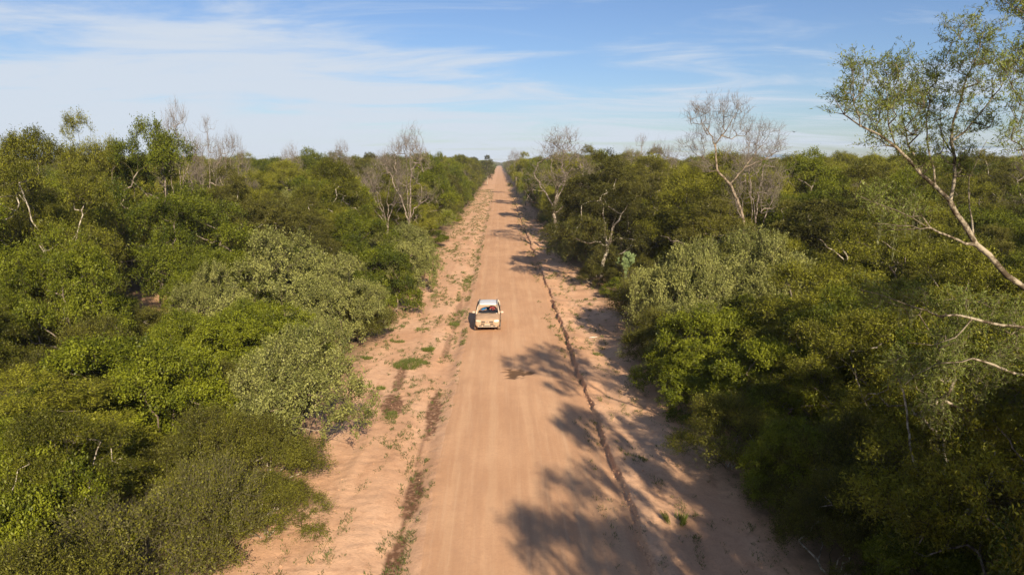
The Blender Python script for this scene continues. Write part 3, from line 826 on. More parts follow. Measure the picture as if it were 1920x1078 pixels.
b2 = P(2330, 1200, 15.5); b2[2] = 0
special_tree('feathery_tree', b2, [(-1, [(2330, 1200, 15.5), (2250, 700, 15.5), (2160, 420, 15.5), (2080, 280, 15.5), (2000, 180, 15.5), (1960, 90, 15.5), (1930, 10, 15.5)]),
    (0, [(2080, 300, 15.5), (1990, 260, 15.4), (1940, 215, 15.3), (1900, 170, 15.2), (1880, 130, 15.2)]), (1, [(1990, 260, 15.4), (1950, 290, 15.4), (1915, 285, 15.4)]), (0, [(1960, 90, 15.5), (1920, 30, 15.4), (1880, 5, 15.4)])],
    [(1905, 130, 28, 15.2), (1912, 190, 26, 15.2), (1905, 250, 24, 15.3), (1915, 290, 20, 15.4), (1890, 2, 26, 15.4), (1930, 30, 26, 15.4), (1960, 120, 60, 15.5), (1990, 220, 60, 15.5), (1980, 20, 60, 15.6), (2060, 120, 70, 15.8), (2050, 330, 60, 15.6), (1950, -60, 50, 15.5), (2120, 230, 70, 15.8)],
    420, 'thin feathery crown reaching in from beyond the right picture edge', M['hero'], M['bark_hero'], 311, **hero_kw)
PLACED.append((b2[0], b2[1], 3.0))

# tall crooked bare tree on the right
Dc = 58
bc = P(1402, 640, Dc); bc[2] = 0
special_tree('crooked_bare_tree', bc, [(-1, [(1400, 560, Dc), (1395, 470, Dc), (1394, 420, Dc), (1388, 395, Dc), (1368, 350, Dc), (1345, 325, Dc), (1342, 290, Dc), (1336, 262, Dc), (1315, 235, Dc), (1310, 215, Dc)]),
    (0, [(1388, 400, Dc), (1378, 385, Dc - 1), (1352, 378, Dc - 1.5)]), (0, [(1342, 275, Dc), (1360, 252, Dc), (1375, 225, Dc), (1385, 210, Dc)]), (0, [(1345, 325, Dc), (1322, 305, Dc + 1), (1300, 290, Dc + 1)]),
    (0, [(1368, 350, Dc), (1395, 320, Dc), (1420, 285, Dc), (1440, 262, Dc)]), (4, [(1395, 320, Dc), (1430, 305, Dc + 1), (1455, 290, Dc + 1)])],
    [(1312, 225, 26, Dc), (1335, 215, 24, Dc), (1375, 215, 30, Dc), (1390, 240, 20, Dc), (1300, 280, 26, Dc + 1), (1325, 262, 22, Dc), (1350, 250, 22, Dc), (1435, 262, 28, Dc), (1452, 280, 22, Dc + 1), (1415, 295, 24, Dc), (1320, 310, 24, Dc), (1380, 300, 24, Dc)],
    280, 'tallest crooked leafless tree on the right skyline with a bent bare trunk', None, M['bark_brown'], 321,
    K=5, nleaf=0, tm=M['twig_pale'], slen=(0.35, 0.95), up=0.45, rt=0.0115, twig_r=0.0075, twigsub=2, sag=0.18, rmax=0.3)
PLACED.append((bc[0], bc[1], 1.5))

# ------------------------------------------------------------------ filler thicket
def clear_zone(x, y):
    if -8.9 - 0.9 * (fbm(np.array(y * .11), np.array(1.0), 71) - .5) * 2 < x < 9.2: return True
    g = G(265, 572)
    if ((x - g[0]) / 5.0) ** 2 + ((y - g[1]) / 6.5) ** 2 < 1: return True
    return False
def in_view(x, y, m=8.0):
    if y < 8: return False
    return px_at(-40, y) - m < x < px_at(1960, y) + m

frng = random.Random(11)
cand = []
yy = 14.0
while yy < 150:
    step = 3.5 + yy * 0.012
    xx = px_at(0, yy) - 6
    xmax = px_at(1920, yy) + 9
    while xx < xmax:
        x = xx + frng.uniform(-.45, .45) * step; y = yy + frng.uniform(-.45, .45) * step
        cand.append((x, y)); xx += step
    yy += step * 0.95
cand.sort(key=lambda q: q[1])
GRP = {'silver': 'grey-green shrubs of the thicket', 'green': 'leafy shrubs of the thicket', 'olive': 'olive shrubs of the thicket', 'twiggy': 'dry shrubs of the thicket',
       'mesq': 'yellow-green trees of the woodland', 'dark': 'drooping trees of the woodland', 'broad': 'round green trees of the woodland', 'bare': 'leafless trees of the woodland'}
REFS = []     # (x, y, short name) of things one can find in the picture
SHORT = {'silver': 'grey-green shrub', 'green': 'leafy green shrub', 'olive': 'fine-leaved olive shrub', 'twiggy': 'dry twiggy shrub', 'mesq': 'airy yellow-green tree', 'dark': 'dark drooping tree',
         'broad': 'round-crowned green tree', 'bare': 'leafless grey tree'}
LM_REF = ['the nearest pale grey-green shrub', 'the largest pale shrub', 'the pale shrub leaning to the verge', 'the domed yellowish shrub past the car', 'the pale shrub at the bare clearing', 'the far pale crown',
 'the dense vivid shrub', 'the vivid layered shrub', 'the feathery tree at lower left', 'the bottom left corner shrub', 'the closest dry shrub', 'the thorny corner shrub', 'the nearest feathery corner tree', 'the low brownish shrub', 'the creeping verge shrub',
 'the olive shrub in the hollow', 'the green shrub behind the nearest pale one', 'the leafy shrub between pale ones', 'the dark shrub level with the car', 'the bright shrub beyond the car', 'the olive shrub left of the clearing', 'the brownish clearing shrub',
 'the pale forked trunk', 'the leaning dark trunk at far left', 'the highest left skyline tree', 'the broad left skyline tree', 'the yellow tree before the skyline', 'the round tree over the dark hollow', 'the first of three bare trees',
 'the middle of three bare trees', 'the rightmost of three bare trees', 'the lone pale bare tree', 'the small bare treetop', 'the straight-trunked bare tree', 'the leaning bare tree', 'the small dark treetop', 'the tree where the road vanishes',
 'the wide bare tree over the road', 'the tallest weeping tree', 'the second weeping tree', 'the grey bare tree past the weeping trees', 'the fan-shaped bare tree', 'the reddish bare tree', 'the upright dark tree by the wide bare tree', 'the olive tree under the wide bare tree', 'the round dark roadside tree', 'the far feathery roadside tree', 'the farthest bare tree', 'the tree between the weeping trees', 'the grey-green shrub past the cactus', 'the tallest grey-green shrub at right', 'the inner grey-green shrub',
 'the small shrub in tree shadows', 'the bright shrub by the cactus', 'the dark shrub under the weeping tree', 'the low shaded verge shrub', 'the shaded green verge shrub', 'the sunlit green shrub at right', 'the deep-shade olive shrub', 'the yellow-green mid-thicket tree', 'the olive-yellow tree behind pale limbs',
 'the tree under the lowest pale branch', 'the crown behind the leaning trunk', 'the crown beneath the pale limbs', 'the rounded right-edge tree', 'the low tree at the shade line', 'the thin lower-right shrub', 'the half-bare lower-right shrub', 'the grey edge shrub', 'the small shaded corner shrub', 'the bottom right green shrub']
assert len(LM_REF) == len(LM), (len(LM_REF), len(LM))
for (k_, px_, D_, *_r), rf in zip(LM, LM_REF): REFS.append((px_at(px_, D_), D_, rf))
REFS.append((px_at(1402, 58), 58, 'the crooked bare tree'))
# sight lines kept open in front of things the picture shows: (px0, px1, distance, lowest visible row)
OPEN = [(1325, 1450, 58, 428), (700, 812, 84, 372), (395, 455, 72, 450), (420, 600, 50, 520), (590, 700, 50, 600), (345, 430, 50, 560), (1205, 1540, 48, 560), (1040, 1275, 74, 505), (1150, 1205, 66, 500), (215, 325, 60, 580),
        (430, 660, 29, 800), (700, 815, 70, 520), (955, 1110, 102, 330), (40, 360, 31, 800), (360, 600, 26, 850), (1500, 1700, 44, 470)]
def room(x, y, h):
    px = 960 + F_PX * math.tan(math.atan2(x, y) - R(0.94))
    for a, b, D, py in OPEN:
        if a - 25 < px < b + 25 and y < D - 1: h = min(h, top_at(py, y))
    return h
def fill(kind, x, y, h, r=None, free=False):
    if not free:
        h2 = room(x, y, h)
        if h2 < 1.6: return None
        if h2 < h:
            if h2 < 5 and KIND[kind][1] == 'tree': kind = 'green' if kind in ('broad', 'dark') else 'olive'
            r = (r or h * .45) * (h2 / h) ** 0.6; h = h2
    side = 'left' if x < 0 else 'right'
    best = min(REFS, key=lambda q: math.hypot(q[0] - x, q[1] - y)); d = math.hypot(best[0] - x, best[1] - y)
    h0 = KIND[kind][2]
    size = 'tall ' if h > h0 * 1.08 else ('low ' if h < h0 * .78 else '')
    if d < 16 and y > 14:
        dx, dy = x - best[0], y - best[1]
        how = ('behind ' if dy > 0 else 'in front of ') if abs(dy) > abs(dx) else ('right of ' if dx > 0 else 'left of ')
        lab = size + SHORT[kind] + (' close ' if d < 6 else ' ') + how + best[2]
    else:
        band = 'nearer than the car' if y < 52 else ('beyond the car' if y < 90 else 'far back')
        lab = size + SHORT[kind] + ' in the woodland %s of the road, %s' % (side, band)
    return plant(kind, x, y, h, r, lab, GRP[kind] + ' %s of the road' % side)
def pick_kind(x, y):
    edge = min(abs(x + 8.5), abs(x - 8.8)); sh = frng.random()
    if edge < 4.5:
        k = frng.choices(['silver', 'green', 'olive', 'twiggy'], [.30, .32, .30, .08])[0] if sh < 0.8 or y < 40 else frng.choices(['mesq', 'dark', 'broad'], [.4, .3, .3])[0]
    elif y < 38:
        k = frng.choices(['silver', 'green', 'olive', 'twiggy', 'mesq', 'broad'], [.08, .22, .24, .06, .26, .14])[0]
    else:
        k = frng.choices(['silver', 'green', 'olive', 'mesq', 'dark', 'broad', 'bare'], [.05, .06, .10, .35, .19, .23, .02])[0]
    return k
FAR = []
for (x, y) in cand:
    if clear_zone(x, y): continue
    ok = True
    k = pick_kind(x, y)
    edge = min(abs(x + 8.5), abs(x - 8.8))
    if KIND[k][1] == 'shrub':
        h = frng.uniform(2.6, 4.4) + min(1.2, y * 0.015)
        if edge < 3 and x < 0: h *= 0.8
        if x > 0 and edge < 4: h *= 1.2
        r = h * 0.64 * frng.uniform(.9, 1.15)
    else:
        h = frng.uniform(6.0, 10.8) if y < 70 else frng.uniform(7.5, 13.6)
        if y < 40: h = frng.uniform(5.0, 7.8)
        elif y < 70 and edge > 9: h = frng.uniform(7.0, 11.5)
        if k == 'bare': h = frng.uniform(10, 13.5)
        r = h * 0.42 * frng.uniform(.85, 1.15)
    if edge < r * 0.55: 
        x += (-1 if x < 0 else 1) * (r * 0.55 - edge)
    for (a, b, c) in PLACED:
        if abs(a - x) < 9 and abs(b - y) < 9:
            if math.hypot(a - x, b - y) < 0.44 * (c + r): ok = False; break
    if not ok: continue
    cat = KIND[k][1]
    if COUNT[cat] >= 300:
        FAR.append((x, y, h, r, k)); continue
    fill(k, x, y, h, r)

# understory: shrubs between and under the trees
for (x, y) in cand:
    if y > 110 or clear_zone(x, y): continue
    x += frng.uniform(-2, 2); y += frng.uniform(-2, 2)
    edge = min(abs(x + 8.5), abs(x - 8.8))
    if clear_zone(x, y) or edge < 1.0: continue
    h = frng.uniform(2.2, 3.6); r = h * .72
    if any(abs(a - x) < 5 and abs(b - y) < 5 and math.hypot(a - x, b - y) < 0.42 * (min(c, 3.2) + r) for (a, b, c) in PLACED): continue
    k = frng.choices(['olive', 'green', 'silver', 'twiggy'], [.4, .32, .14, .14])[0]
    if COUNT['shrub'] >= 300: FAR.append((x, y, h, r, k))
    else: fill(k, x, y, h, r)
    PLACED.append((x, y, r)) if COUNT['shrub'] >= 300 else None

# trees beyond the frame on the sunny side: their shadows fall on the road and the thicket
for (x, y, h, k) in [(11.9, 16.2, 7.6, 'mesq'), (11.5, -9, 12, 'broad'), (16.0, -12, 14, 'dark'), (15.5, 7.0, 10.5, 'broad'), (19.5, 10, 11, 'mesq'), (24, 13.5, 12, 'broad'), (18.5, 1, 12.5, 'dark'), (24, 4, 13, 'broad'), (29, 17, 12, 'mesq'), (14.6, -4, 9, 'broad'),
                     (13.2, 12.8, 8.8, 'broad'), (12.0, 6.5, 7.5, 'broad'), (20, 15.5, 8, 'dark'), (31, 9, 13, 'dark'), (13.8, 4.5, 11.5, 'dark'), (12.6, 0.5, 10.5, 'broad'), (36, 21, 12, 'broad')]:
    fill(k, x, y, h, h * 0.36, True)
for (x, y, h, k) in [(-11, 12, 4.0, 'green'), (-15, 10, 6.0, 'mesq'), (-11, 4, 4.5, 'olive'), (-18, 2, 7, 'broad'), (9.9, 20.5, 3.0, 'olive'), (10.2, 24.5, 3.4, 'green')]:
    fill(k, x, y, h, h * 0.55, True)

fill('mesq', 10.0, 9.4, 13.2, 2.3, True)
fill('mesq', 8.0, 2.2, 13.0, 3.4, True)
# ------------------------------------------------------------------ the wood beyond: one object
def far_wood():
    rng = random.Random(77)
    pts = list(FAR)
    yy = 150.0
    while yy < 3200:
        step = 5.4 + (yy - 150) * 0.010
        xm = px_at(1960, yy) + 10; x0 = px_at(-40, yy) - 10
        xx = x0
        while xx < xm:
            x = xx + rng.uniform(-.45, .45) * step; y = yy + rng.uniform(-.45, .45) * step
            e = min(abs(x + 8.5), abs(x - 8.8))
            if y > 2300 or not (-8.8 < x < 9.0):
                k = rng.choices(['mesq', 'dark', 'broad', 'olive', 'silver', 'bare'], [.34, .22, .26, .06, .05, .05])[0]
                h = 8 + 6.8 * rng.random() ** 1.6 if KIND[k][1] == 'tree' else rng.uniform(4, 6)
                if k == 'bare': h = rng.uniform(11, 14)
                r = h * 0.42 * max(1, min(2.2, step / 6.5))
                if e < r * .8 and y < 2300: x += (-1 if x < 0 else 1) * (r * .8 - e)
                pts.append((x, y, h, r, k))
            xx += step
        yy += step
    # both road edges keep a close line of trees into the distance
    yy = 150.0
    while yy < 2600:
        for s_ in (-1, 1):
            k = rng.choices(['mesq', 'dark', 'broad', 'silver', 'green', 'bare'], [.26, .24, .2, .12, .13, .05])[0]
            h = (rng.uniform(6, 12.5) if s_ < 0 else rng.uniform(8, 14)) if KIND[k][1] == 'tree' else rng.uniform(3.5, 5)
            r = h * .42
            pts.append((s_ * (9.6 + r * .5 + rng.uniform(0, 1.5)), yy + rng.uniform(-2, 2), h, r, k))
        yy += 5 + yy * 0.004
    return pts
def gn_wood(name, kind, pts, label):
    me = bpy.data.meshes.new(name)
    V = np.array([(p[0], p[1], 0.0) for p in pts], dtype=np.float32)
    me.vertices.add(len(V)); me.vertices.foreach_set('co', V.ravel())
    rng = np.random.default_rng(3)
    sc = me.attributes.new('sc', 'FLOAT_VECTOR', 'POINT')
    sc.data.foreach_set('vector', np.array([(p[3] / KIND[p[4]][3], p[3] / KIND[p[4]][3], p[2] / KIND[p[4]][2]) for p in pts], dtype=np.float32).ravel())
    ro = me.attributes.new('rz', 'FLOAT_VECTOR', 'POINT')
    ro.data.foreach_set('vector', np.stack([np.zeros(len(V)), np.zeros(len(V)), rng.uniform(0, 6.28, len(V))], axis=1).astype(np.float32).ravel())
    ix = me.attributes.new('pick', 'INT', 'POINT')
    kinds = list(LIB.keys()); flat = [(k, i) for k in kinds for i in range(len(LIB[k]))]
    ix.data.foreach_set('value', np.array([flat.index((p[4], int(rng.integers(len(LIB[p[4]]))))) for p in pts], dtype=np.int32))
    o = link(name, me)
    ng = bpy.data.node_groups.new('woodland_scatter', 'GeometryNodeTree')
    ng.interface.new_socket('Geometry', in_out='INPUT', socket_type='NodeSocketGeometry')
    ng.interface.new_socket('Geometry', in_out='OUTPUT', socket_type='NodeSocketGeometry')
    gi = ng.nodes.new('NodeGroupInput'); go = ng.nodes.new('NodeGroupOutput')
    g2i = []
    for (k, i) in flat:
        w, lv = LIB[k][i]
        ow = next(o_ for o_ in bpy.data.objects if o_.data == w)
        j = ng.nodes.new('GeometryNodeJoinGeometry')
        for ob in [ow] + ([next(o_ for o_ in bpy.data.objects if o_.data == lv)] if lv else []):
            oi = ng.nodes.new('GeometryNodeObjectInfo'); oi.transform_space = 'ORIGINAL'; oi.inputs['Object'].default_value = ob
            oi.inputs['As Instance'].default_value = False
            ng.links.new(oi.outputs['Geometry'], j.inputs[0])
        gg = ng.nodes.new('GeometryNodeGeometryToInstance'); ng.links.new(j.outputs[0], gg.inputs[0]); g2i.append(gg)
    jj = ng.nodes.new('GeometryNodeJoinGeometry')
    for gg in reversed(g2i): ng.links.new(gg.outputs[0], jj.inputs[0])
    m2p = ng.nodes.new('GeometryNodeMeshToPoints'); ng.links.new(gi.outputs[0], m2p.inputs[0])
    iop = ng.nodes.new('GeometryNodeInstanceOnPoints'); ng.links.new(m2p.outputs[0], iop.inputs['Points']); ng.links.new(jj.outputs[0], iop.inputs['Instance'])
    iop.inputs['Pick Instance'].default_value = True
    for nm, typ, sock in (('sc', 'FLOAT_VECTOR', 'Scale'), ('rz', 'FLOAT_VECTOR', 'Rotation'), ('pick', 'INT', 'Instance Index')):
        na = ng.nodes.new('GeometryNodeInputNamedAttribute'); na.data_type = typ; na.inputs['Name'].default_value = nm
        if sock == 'Rotation':
            er = ng.nodes.new('FunctionNodeEulerToRotation'); ng.links.new(na.outputs['Attribute'], er.inputs[0]); ng.links.new(er.outputs[0], iop.inputs['Rotation'])
        else: ng.links.new(na.outputs['Attribute'], iop.inputs[sock])
    ng.links.new(iop.outputs[0], go.inputs[0])
    md = o.modifiers.new('scatter', 'NODES'); md.node_group = ng
    return tag(o, label, 'woodland', kind='stuff')
fw = far_wood()
gn_wood('distant_woodland', None, fw, 'endless green scrub woodland reaching to the horizon on both sides of the road')
print('FOREST', COUNT, 'far', len(fw))
#@@DETAIL
# ------------------------------------------------------------------ the car
M['dust'] = simple_mat('dusty_white_paint', (0.40, 0.262, 0.165), 0.85, noise=0.12, nscale=3.0, spec=0.2)
M['white'] = simple_mat('white_paint', (0.64, 0.63, 0.60), 0.35, noise=0.03, nscale=2.0)
M['halfdust'] = simple_mat('lightly_dusted_paint', (0.50, 0.39, 0.29), 0.65, noise=0.10, nscale=3.0)
M['black'] = simple_mat('black_plastic', (0.022, 0.020, 0.018), 0.6, noise=0.2)
M['rail'] = simple_mat('grey_rail_paint', (0.14, 0.14, 0.14), 0.5)
M['seat'] = simple_mat('dark_seat_cloth', (0.035, 0.033, 0.033), 0.9)
M['tyre'] = simple_mat('dusty_tyre_rubber', (0.22, 0.145, 0.095), 0.95, noise=0.3, nscale=12)
M['rim'] = simple_mat('dusty_alloy', (0.42, 0.32, 0.24), 0.6, metal=0.2)
M['lamp'] = simple_mat('dusty_headlamp', (0.55, 0.42, 0.30), 0.3, spec=0.8, noise=0.1)
M['plate'] = simple_mat('dusty_plate', (0.46, 0.34, 0.24), 0.7, noise=0.2, nscale=20)
M['chrome'] = simple_mat('dusty_chrome', (0.70, 0.62, 0.54), 0.3, metal=0.6)
M['skin'] = simple_mat('skin', (0.42, 0.25, 0.17), 0.6, noise=0.06)
M['hair'] = simple_mat('dark_hair', (0.03, 0.02, 0.015), 0.8)
M['blue'] = simple_mat('blue_cloth', (0.04, 0.27, 0.68), 0.9, noise=0.2, nscale=6)
M['red'] = simple_mat('red_cloth', (0.40, 0.045, 0.03), 0.9, noise=0.2, nscale=6)
M['jeans'] = simple_mat('jeans_cloth', (0.05, 0.07, 0.13), 0.9)
def glass_mat(name, dusty):
    m_, t, out = new_mat(name)
    tr = t.nodes.new('ShaderNodeBsdfTransparent'); tr.inputs['Color'].default_value = (0.94, 0.95, 0.94, 1)
    gl = t.nodes.new('ShaderNodeBsdfGlossy'); gl.inputs['Roughness'].default_value = 0.04
    mx = t.nodes.new('ShaderNodeMixShader'); mx.inputs[0].default_value = 0.06
    L(t, tr.outputs[0], mx.inputs[1]); L(t, gl.outputs[0], mx.inputs[2])
    d = t.nodes.new('ShaderNodeBsdfDiffuse'); d.inputs['Color'].default_value = (0.42, 0.29, 0.19, 1)
    at = t.nodes.new('ShaderNodeAttribute'); at.attribute_name = 'dust'
    m2 = t.nodes.new('ShaderNodeMixShader')
    if dusty: L(t, math_node(t, 'MULTIPLY', at.outputs['Fac'], 0.9), m2.inputs[0])
    else: m2.inputs[0].default_value = 0.12
    L(t, mx.outputs[0], m2.inputs[1]); L(t, d.outputs[0], m2.inputs[2]); L(t, m2.outputs[0], out.inputs[0])
    return m_
M['screen'] = glass_mat('windscreen_glass', True)
M['glass'] = glass_mat('side_glass', False)

def bm_obj(name, bm, mat, parent, smooth=True, bevel=0.0, sub=0):
    me = bpy.data.meshes.new(name); bm.to_mesh(me); bm.free(); me.materials.append(M[mat])
    for p_ in me.polygons: p_.use_smooth = smooth
    o = link(name, me, parent)
    if bevel:
        b = o.modifiers.new('bevel', 'BEVEL'); b.width = bevel; b.segments = 2; b.limit_method = 'ANGLE'
    if sub:
        s_ = o.modifiers.new('sub', 'SUBSURF'); s_.levels = sub; s_.render_levels = sub
    return o
def bm_box(bm, c, s_, rot=(0, 0, 0)):
    r_ = bmesh.ops.create_cube(bm, size=1.0)
    e = Euler(rot).to_matrix()
    for v_ in r_['verts']:
        v_.co = e @ Vector((v_.co.x * s_[0], v_.co.y * s_[1], v_.co.z * s_[2])) + Vector(c)
def box(name, c, s_, mat, parent, bevel=0.01, rot=(0, 0, 0)):
    bm = bmesh.new(); bm_box(bm, c, s_, rot); return bm_obj(name, bm, mat, parent, False, bevel)
def tube(name, pts, r_, mat, parent, n=8):
    bm = bmesh.new(); rings = []
    pts = [Vector(p_) for p_ in pts]
    for i, p_ in enumerate(pts):
        d = (pts[min(i + 1, len(pts) - 1)] - pts[max(i - 1, 0)]).normalized()
        h = Vector((0, 0, 1)) if abs(d.z) < .9 else Vector((1, 0, 0))
        x = h.cross(d).normalized(); y = d.cross(x)
        rr = r_ if isinstance(r_, (int, float)) else r_[i]
        rings.append([bm.verts.new(p_ + x * math.cos(a * 2 * math.pi / n) * rr + y * math.sin(a * 2 * math.pi / n) * rr) for a in range(n)])
    for a, b in zip(rings, rings[1:]):
        for i in range(n): bm.faces.new((a[i], a[(i + 1) % n], b[(i + 1) % n], b[i]))
    bm.faces.new(rings[0][::-1]); bm.faces.new(rings[-1])
    return bm_obj(name, bm, mat, parent)
def cyl_x(name, c, r_, w, mat, parent, n=28, bevel=0.02):
    bm = bmesh.new(); bmesh.ops.create_cone(bm, cap_ends=True, segments=n, radius1=r_, radius2=r_, depth=w)
    for v_ in bm.verts: v_.co = Vector((v_.co.z, v_.co.y, v_.co.x)) + Vector(c)
    bmesh.ops.recalc_face_normals(bm, faces=bm.faces)
    o = bm_obj(name, bm, mat, parent, False, bevel); return o
def loft(name, secs, mat, parent, sub=1, cap=True):
    bm = bmesh.new(); rings = [[bm.verts.new(Vector(p_)) for p_ in s_] for s_ in secs]
    n = len(rings[0])
    for a, b in zip(rings, rings[1:]):
        for i in range(n): bm.faces.new((a[i], a[(i + 1) % n], b[(i + 1) % n], b[i]))
    if cap: bm.faces.new(rings[0][::-1]); bm.faces.new(rings[-1])
    bmesh.ops.recalc_face_normals(bm, faces=bm.faces)
    return bm_obj(name, bm, mat, parent, True, 0, sub)

def build_car():
    cp = G(914, 621.0); cp[1] -= 0.55
    car = empty('car', (cp[0], cp[1], float(ground_z(cp[0], cp[1])) + 0.012), R(-0.6), 1.07)
    tag(car, 'white compact car coated in tan dust, driving towards the viewer on the dirt road', 'car')
    # body shell: sections run from the nose (y=0) to the tail (y=4.2)
    def sec(y, w, zt, zb, crown=0.03, zs=None):
        zs = zs or zt - 0.10
        h = [(0, zt + crown), (w * .55, zt + crown * .8), (w * .86, zt), (w * .97, zs), (w, (zs + zb) * .52), (w * .97, zb + .12), (w * .86, zb)]
        return [(x, y, z) for x, z in h] + [(0, y, zb)] + [(-x, y, z) for x, z in reversed(h[1:])]
    S = [sec(0.0, .72, .60, .34), sec(0.04, .80, .72, .31), sec(0.16, .845, .83, .29, .03), sec(.50, .87, .915, .27, .05), sec(1.0, .875, .975, .20, .06, .90), sec(1.28, .88, 1.00, .20, .04, .93),
         sec(2.0, .885, 1.0, .20, .0, .94), sec(3.4, .885, 1.02, .20, .0, .95), sec(3.95, .86, 1.02, .24, .0, .94), sec(4.18, .80, .96, .32, 0, .88)]
    # open tub: the cabin floor sits inside
    body = loft('body', S, 'dust', car, 1)
    # bumper with its openings
    box('bumper_lip', (0, -0.015, .365), (1.32, .08, .05), 'halfdust', car, .02)
    for x, w in ((-.27, .26), (.27, .26)):
        f = box('grille_slot', (x, .000, .712), (w, .07, .045), 'black', car, .004, (R(-14), 0, 0))
        f = box('grille_slot', (x, -.010, .650), (w, .07, .026), 'black', car, .004, (R(-10), 0, 0))
    for x, w in ((-.30, .24), (.30, .24)): box('bumper_slot', (x, -.022, .535), (w, .06, .045), 'black', car, .004)
    for x, w in ((-.46, .18), (0, .56), (.46, .18)): box('bumper_slot', (x, -.024, .430), (w, .06, .045), 'black', car, .004)
    box('number_plate', (0, -.030, .490), (.42, .02, .12), 'plate', car, .004)
    # emblem: ring with a V over a W
    bm = bmesh.new()
    def ring(bm, r0, r1, y, cz):
        n = 24; a = [];
        for i in range(n):
            t = i * 2 * math.pi / n
            a.append([bm.verts.new((r * math.cos(t), yy_, cz + r * math.sin(t))) for r, yy_ in ((r0, y), (r1, y), (r1, y + .03), (r0, y + .03))])
        for i in range(n):
            j = (i + 1) % n
            for k in range(4): bm.faces.new((a[i][k], a[i][(k + 1) % 4], a[j][(k + 1) % 4], a[j][k]))
    ring(bm, .058, .074, -.03, .69)
    def bar(x0, z0, x1, z1):
        dx, dz = x1 - x0, z1 - z0; l = math.hypot(dx, dz)
        bm_box(bm, ((x0 + x1) / 2, -.018, .69 + (z0 + z1) / 2), (l, .02, .011), (0, -math.atan2(dz, dx), 0))
    for q in ((-.024, .050, 0, .006), (.024, .050, 0, .006), (-.048, .026, -.022, -.048), (-.022, -.048, 0, -.006), (0, -.006, .022, -.048), (.022, -.048, .048, .026)): bar(*q)
    bm_obj('emblem', bm, 'chrome', car, False)
    for sx in (-1, 1):
        # headlight follows the corner of the nose
        bm = bmesh.new()
        a = [(.46, .055, .775), (.74, .115, .805), (.80, .150, .770), (.77, .075, .690), (.55, .018, .665), (.45, .030, .70)]
        f0 = [bm.verts.new((sx * x, y - .035, z + .01)) for x, y, z in a]; f1 = [bm.verts.new((sx * x, y + .10, z)) for x, y, z in a]
        bm.faces.new(f0); bm.faces.new(f1[::-1])
        for i in range(6): bm.faces.new((f0[i], f0[(i + 1) % 6], f1[(i + 1) % 6], f1[i]))
        bmesh.ops.recalc_face_normals(bm, faces=bm.faces)
        bm_obj('headlight', bm, 'lamp', car, False, .012)
        bm = bmesh.new(); bmesh.ops.create_uvsphere(bm, u_segments=12, v_segments=8, radius=.055)
        for v_ in bm.verts: v_.co = Vector((v_.co.x + sx * .66, v_.co.y * .5 + .045, v_.co.z + .46))
        bm_obj('fog_lamp', bm, 'lamp', car)
        # mirror
        bm = bmesh.new(); bmesh.ops.create_uvsphere(bm, u_segments=12, v_segments=8, radius=1)
        for v_ in bm.verts: v_.co = Vector((v_.co.x * .125 + sx * .985, v_.co.y * .07 + 1.47, v_.co.z * .085 + 1.06))
        mir = bm_obj('wing_mirror', bm, 'halfdust', car)
        box('bracket', (sx * .90, 1.50, 1.02), (.10, .05, .04), 'black', mir, .008)
        # wheels
        for y in (.72, 3.32):
            tag_w = cyl_x('wheel', (sx * .79, y, .325), .325, .22, 'tyre', car, bevel=.04)
            cyl_x('rim', (sx * .89, y, .315), .205, .04, 'rim', tag_w, bevel=.01)
            n = 16; bm = bmesh.new(); xa = sx * .895
            prev = None; vs = []
            for i in range(n + 1):
                t = math.pi * i / n
                vs.append([bm.verts.new((xx_, y + r * math.cos(t), .315 + r * math.sin(t))) for r, xx_ in ((.325, xa), (.395, xa), (.395, xa - sx * .10), (.325, xa - sx * .10))])
            for p0, p1 in zip(vs, vs[1:]):
                for k in range(4): bm.faces.new((p0[k], p0[(k + 1) % 4], p1[(k + 1) % 4], p1[k]))
            bmesh.ops.recalc_face_normals(bm, faces=bm.faces)
            bm_obj('wheel_arch', bm, 'black', car, False)
        # roof rail
        rl = tube('roof_rail', [(sx * .60, 2.02, 1.535), (sx * .615, 2.15, 1.60), (sx * .62, 3.0, 1.625), (sx * .61, 3.7, 1.60), (sx * .60, 3.82, 1.55)], .022, 'rail', car)
        # pillars
        tube('front_pillar', [(sx * .80, 1.22, .98), (sx * .72, 1.66, 1.33), (sx * .655, 2.0, 1.50)], [.045, .04, .045], 'halfdust', car)
        tube('centre_pillar', [(sx * .85, 2.55, .98), (sx * .76, 2.58, 1.36), (sx * .67, 2.60, 1.53)], .04, 'black', car)
        tube('rear_pillar', [(sx * .83, 3.98, .98), (sx * .76, 3.90, 1.30), (sx * .665, 3.76, 1.50)], [.08, .07, .06], 'halfdust', car)
        # side windows
        for y0, y1 in ((1.36, 2.55), (2.57, 3.92)):
            bm = bmesh.new()
            q = [(sx * .835, y0, 1.0), (sx * .835, y1, 1.0), (sx * .665, min(y1, 3.74), 1.50), (sx * .665, max(y0, 2.0), 1.50)]
            bm.faces.new([bm.verts.new(p_) for p_ in q])
            r2 = bmesh.ops.extrude_face_region(bm, geom=bm.faces[:])
            for v_ in [g_ for g_ in r2['geom'] if isinstance(g_, bmesh.types.BMVert)]: v_.co.x -= sx * .006
            bm_obj('side_window', bm, 'glass', car, False)
            box('door_handle', (sx * .888, y1 - .22, .87), (.03, .16, .03), 'halfdust', car, .006)
        box('tail_lamp', (sx * .76, 4.10, .86), (.14, .10, .22), 'red', car, .02)
    # roof
    def rsec(y, w, z, c): return [(0, y, z + c), (w * .6, y, z + c * .8), (w * .93, y, z + .01), (w, y, z - .03), (w * .9, y, z - .045), (0, y, z - .01), (-w * .9, y, z - .045), (-w, y, z - .03), (-w * .93, y, z + .01), (-w * .6, y, z + c * .8)]
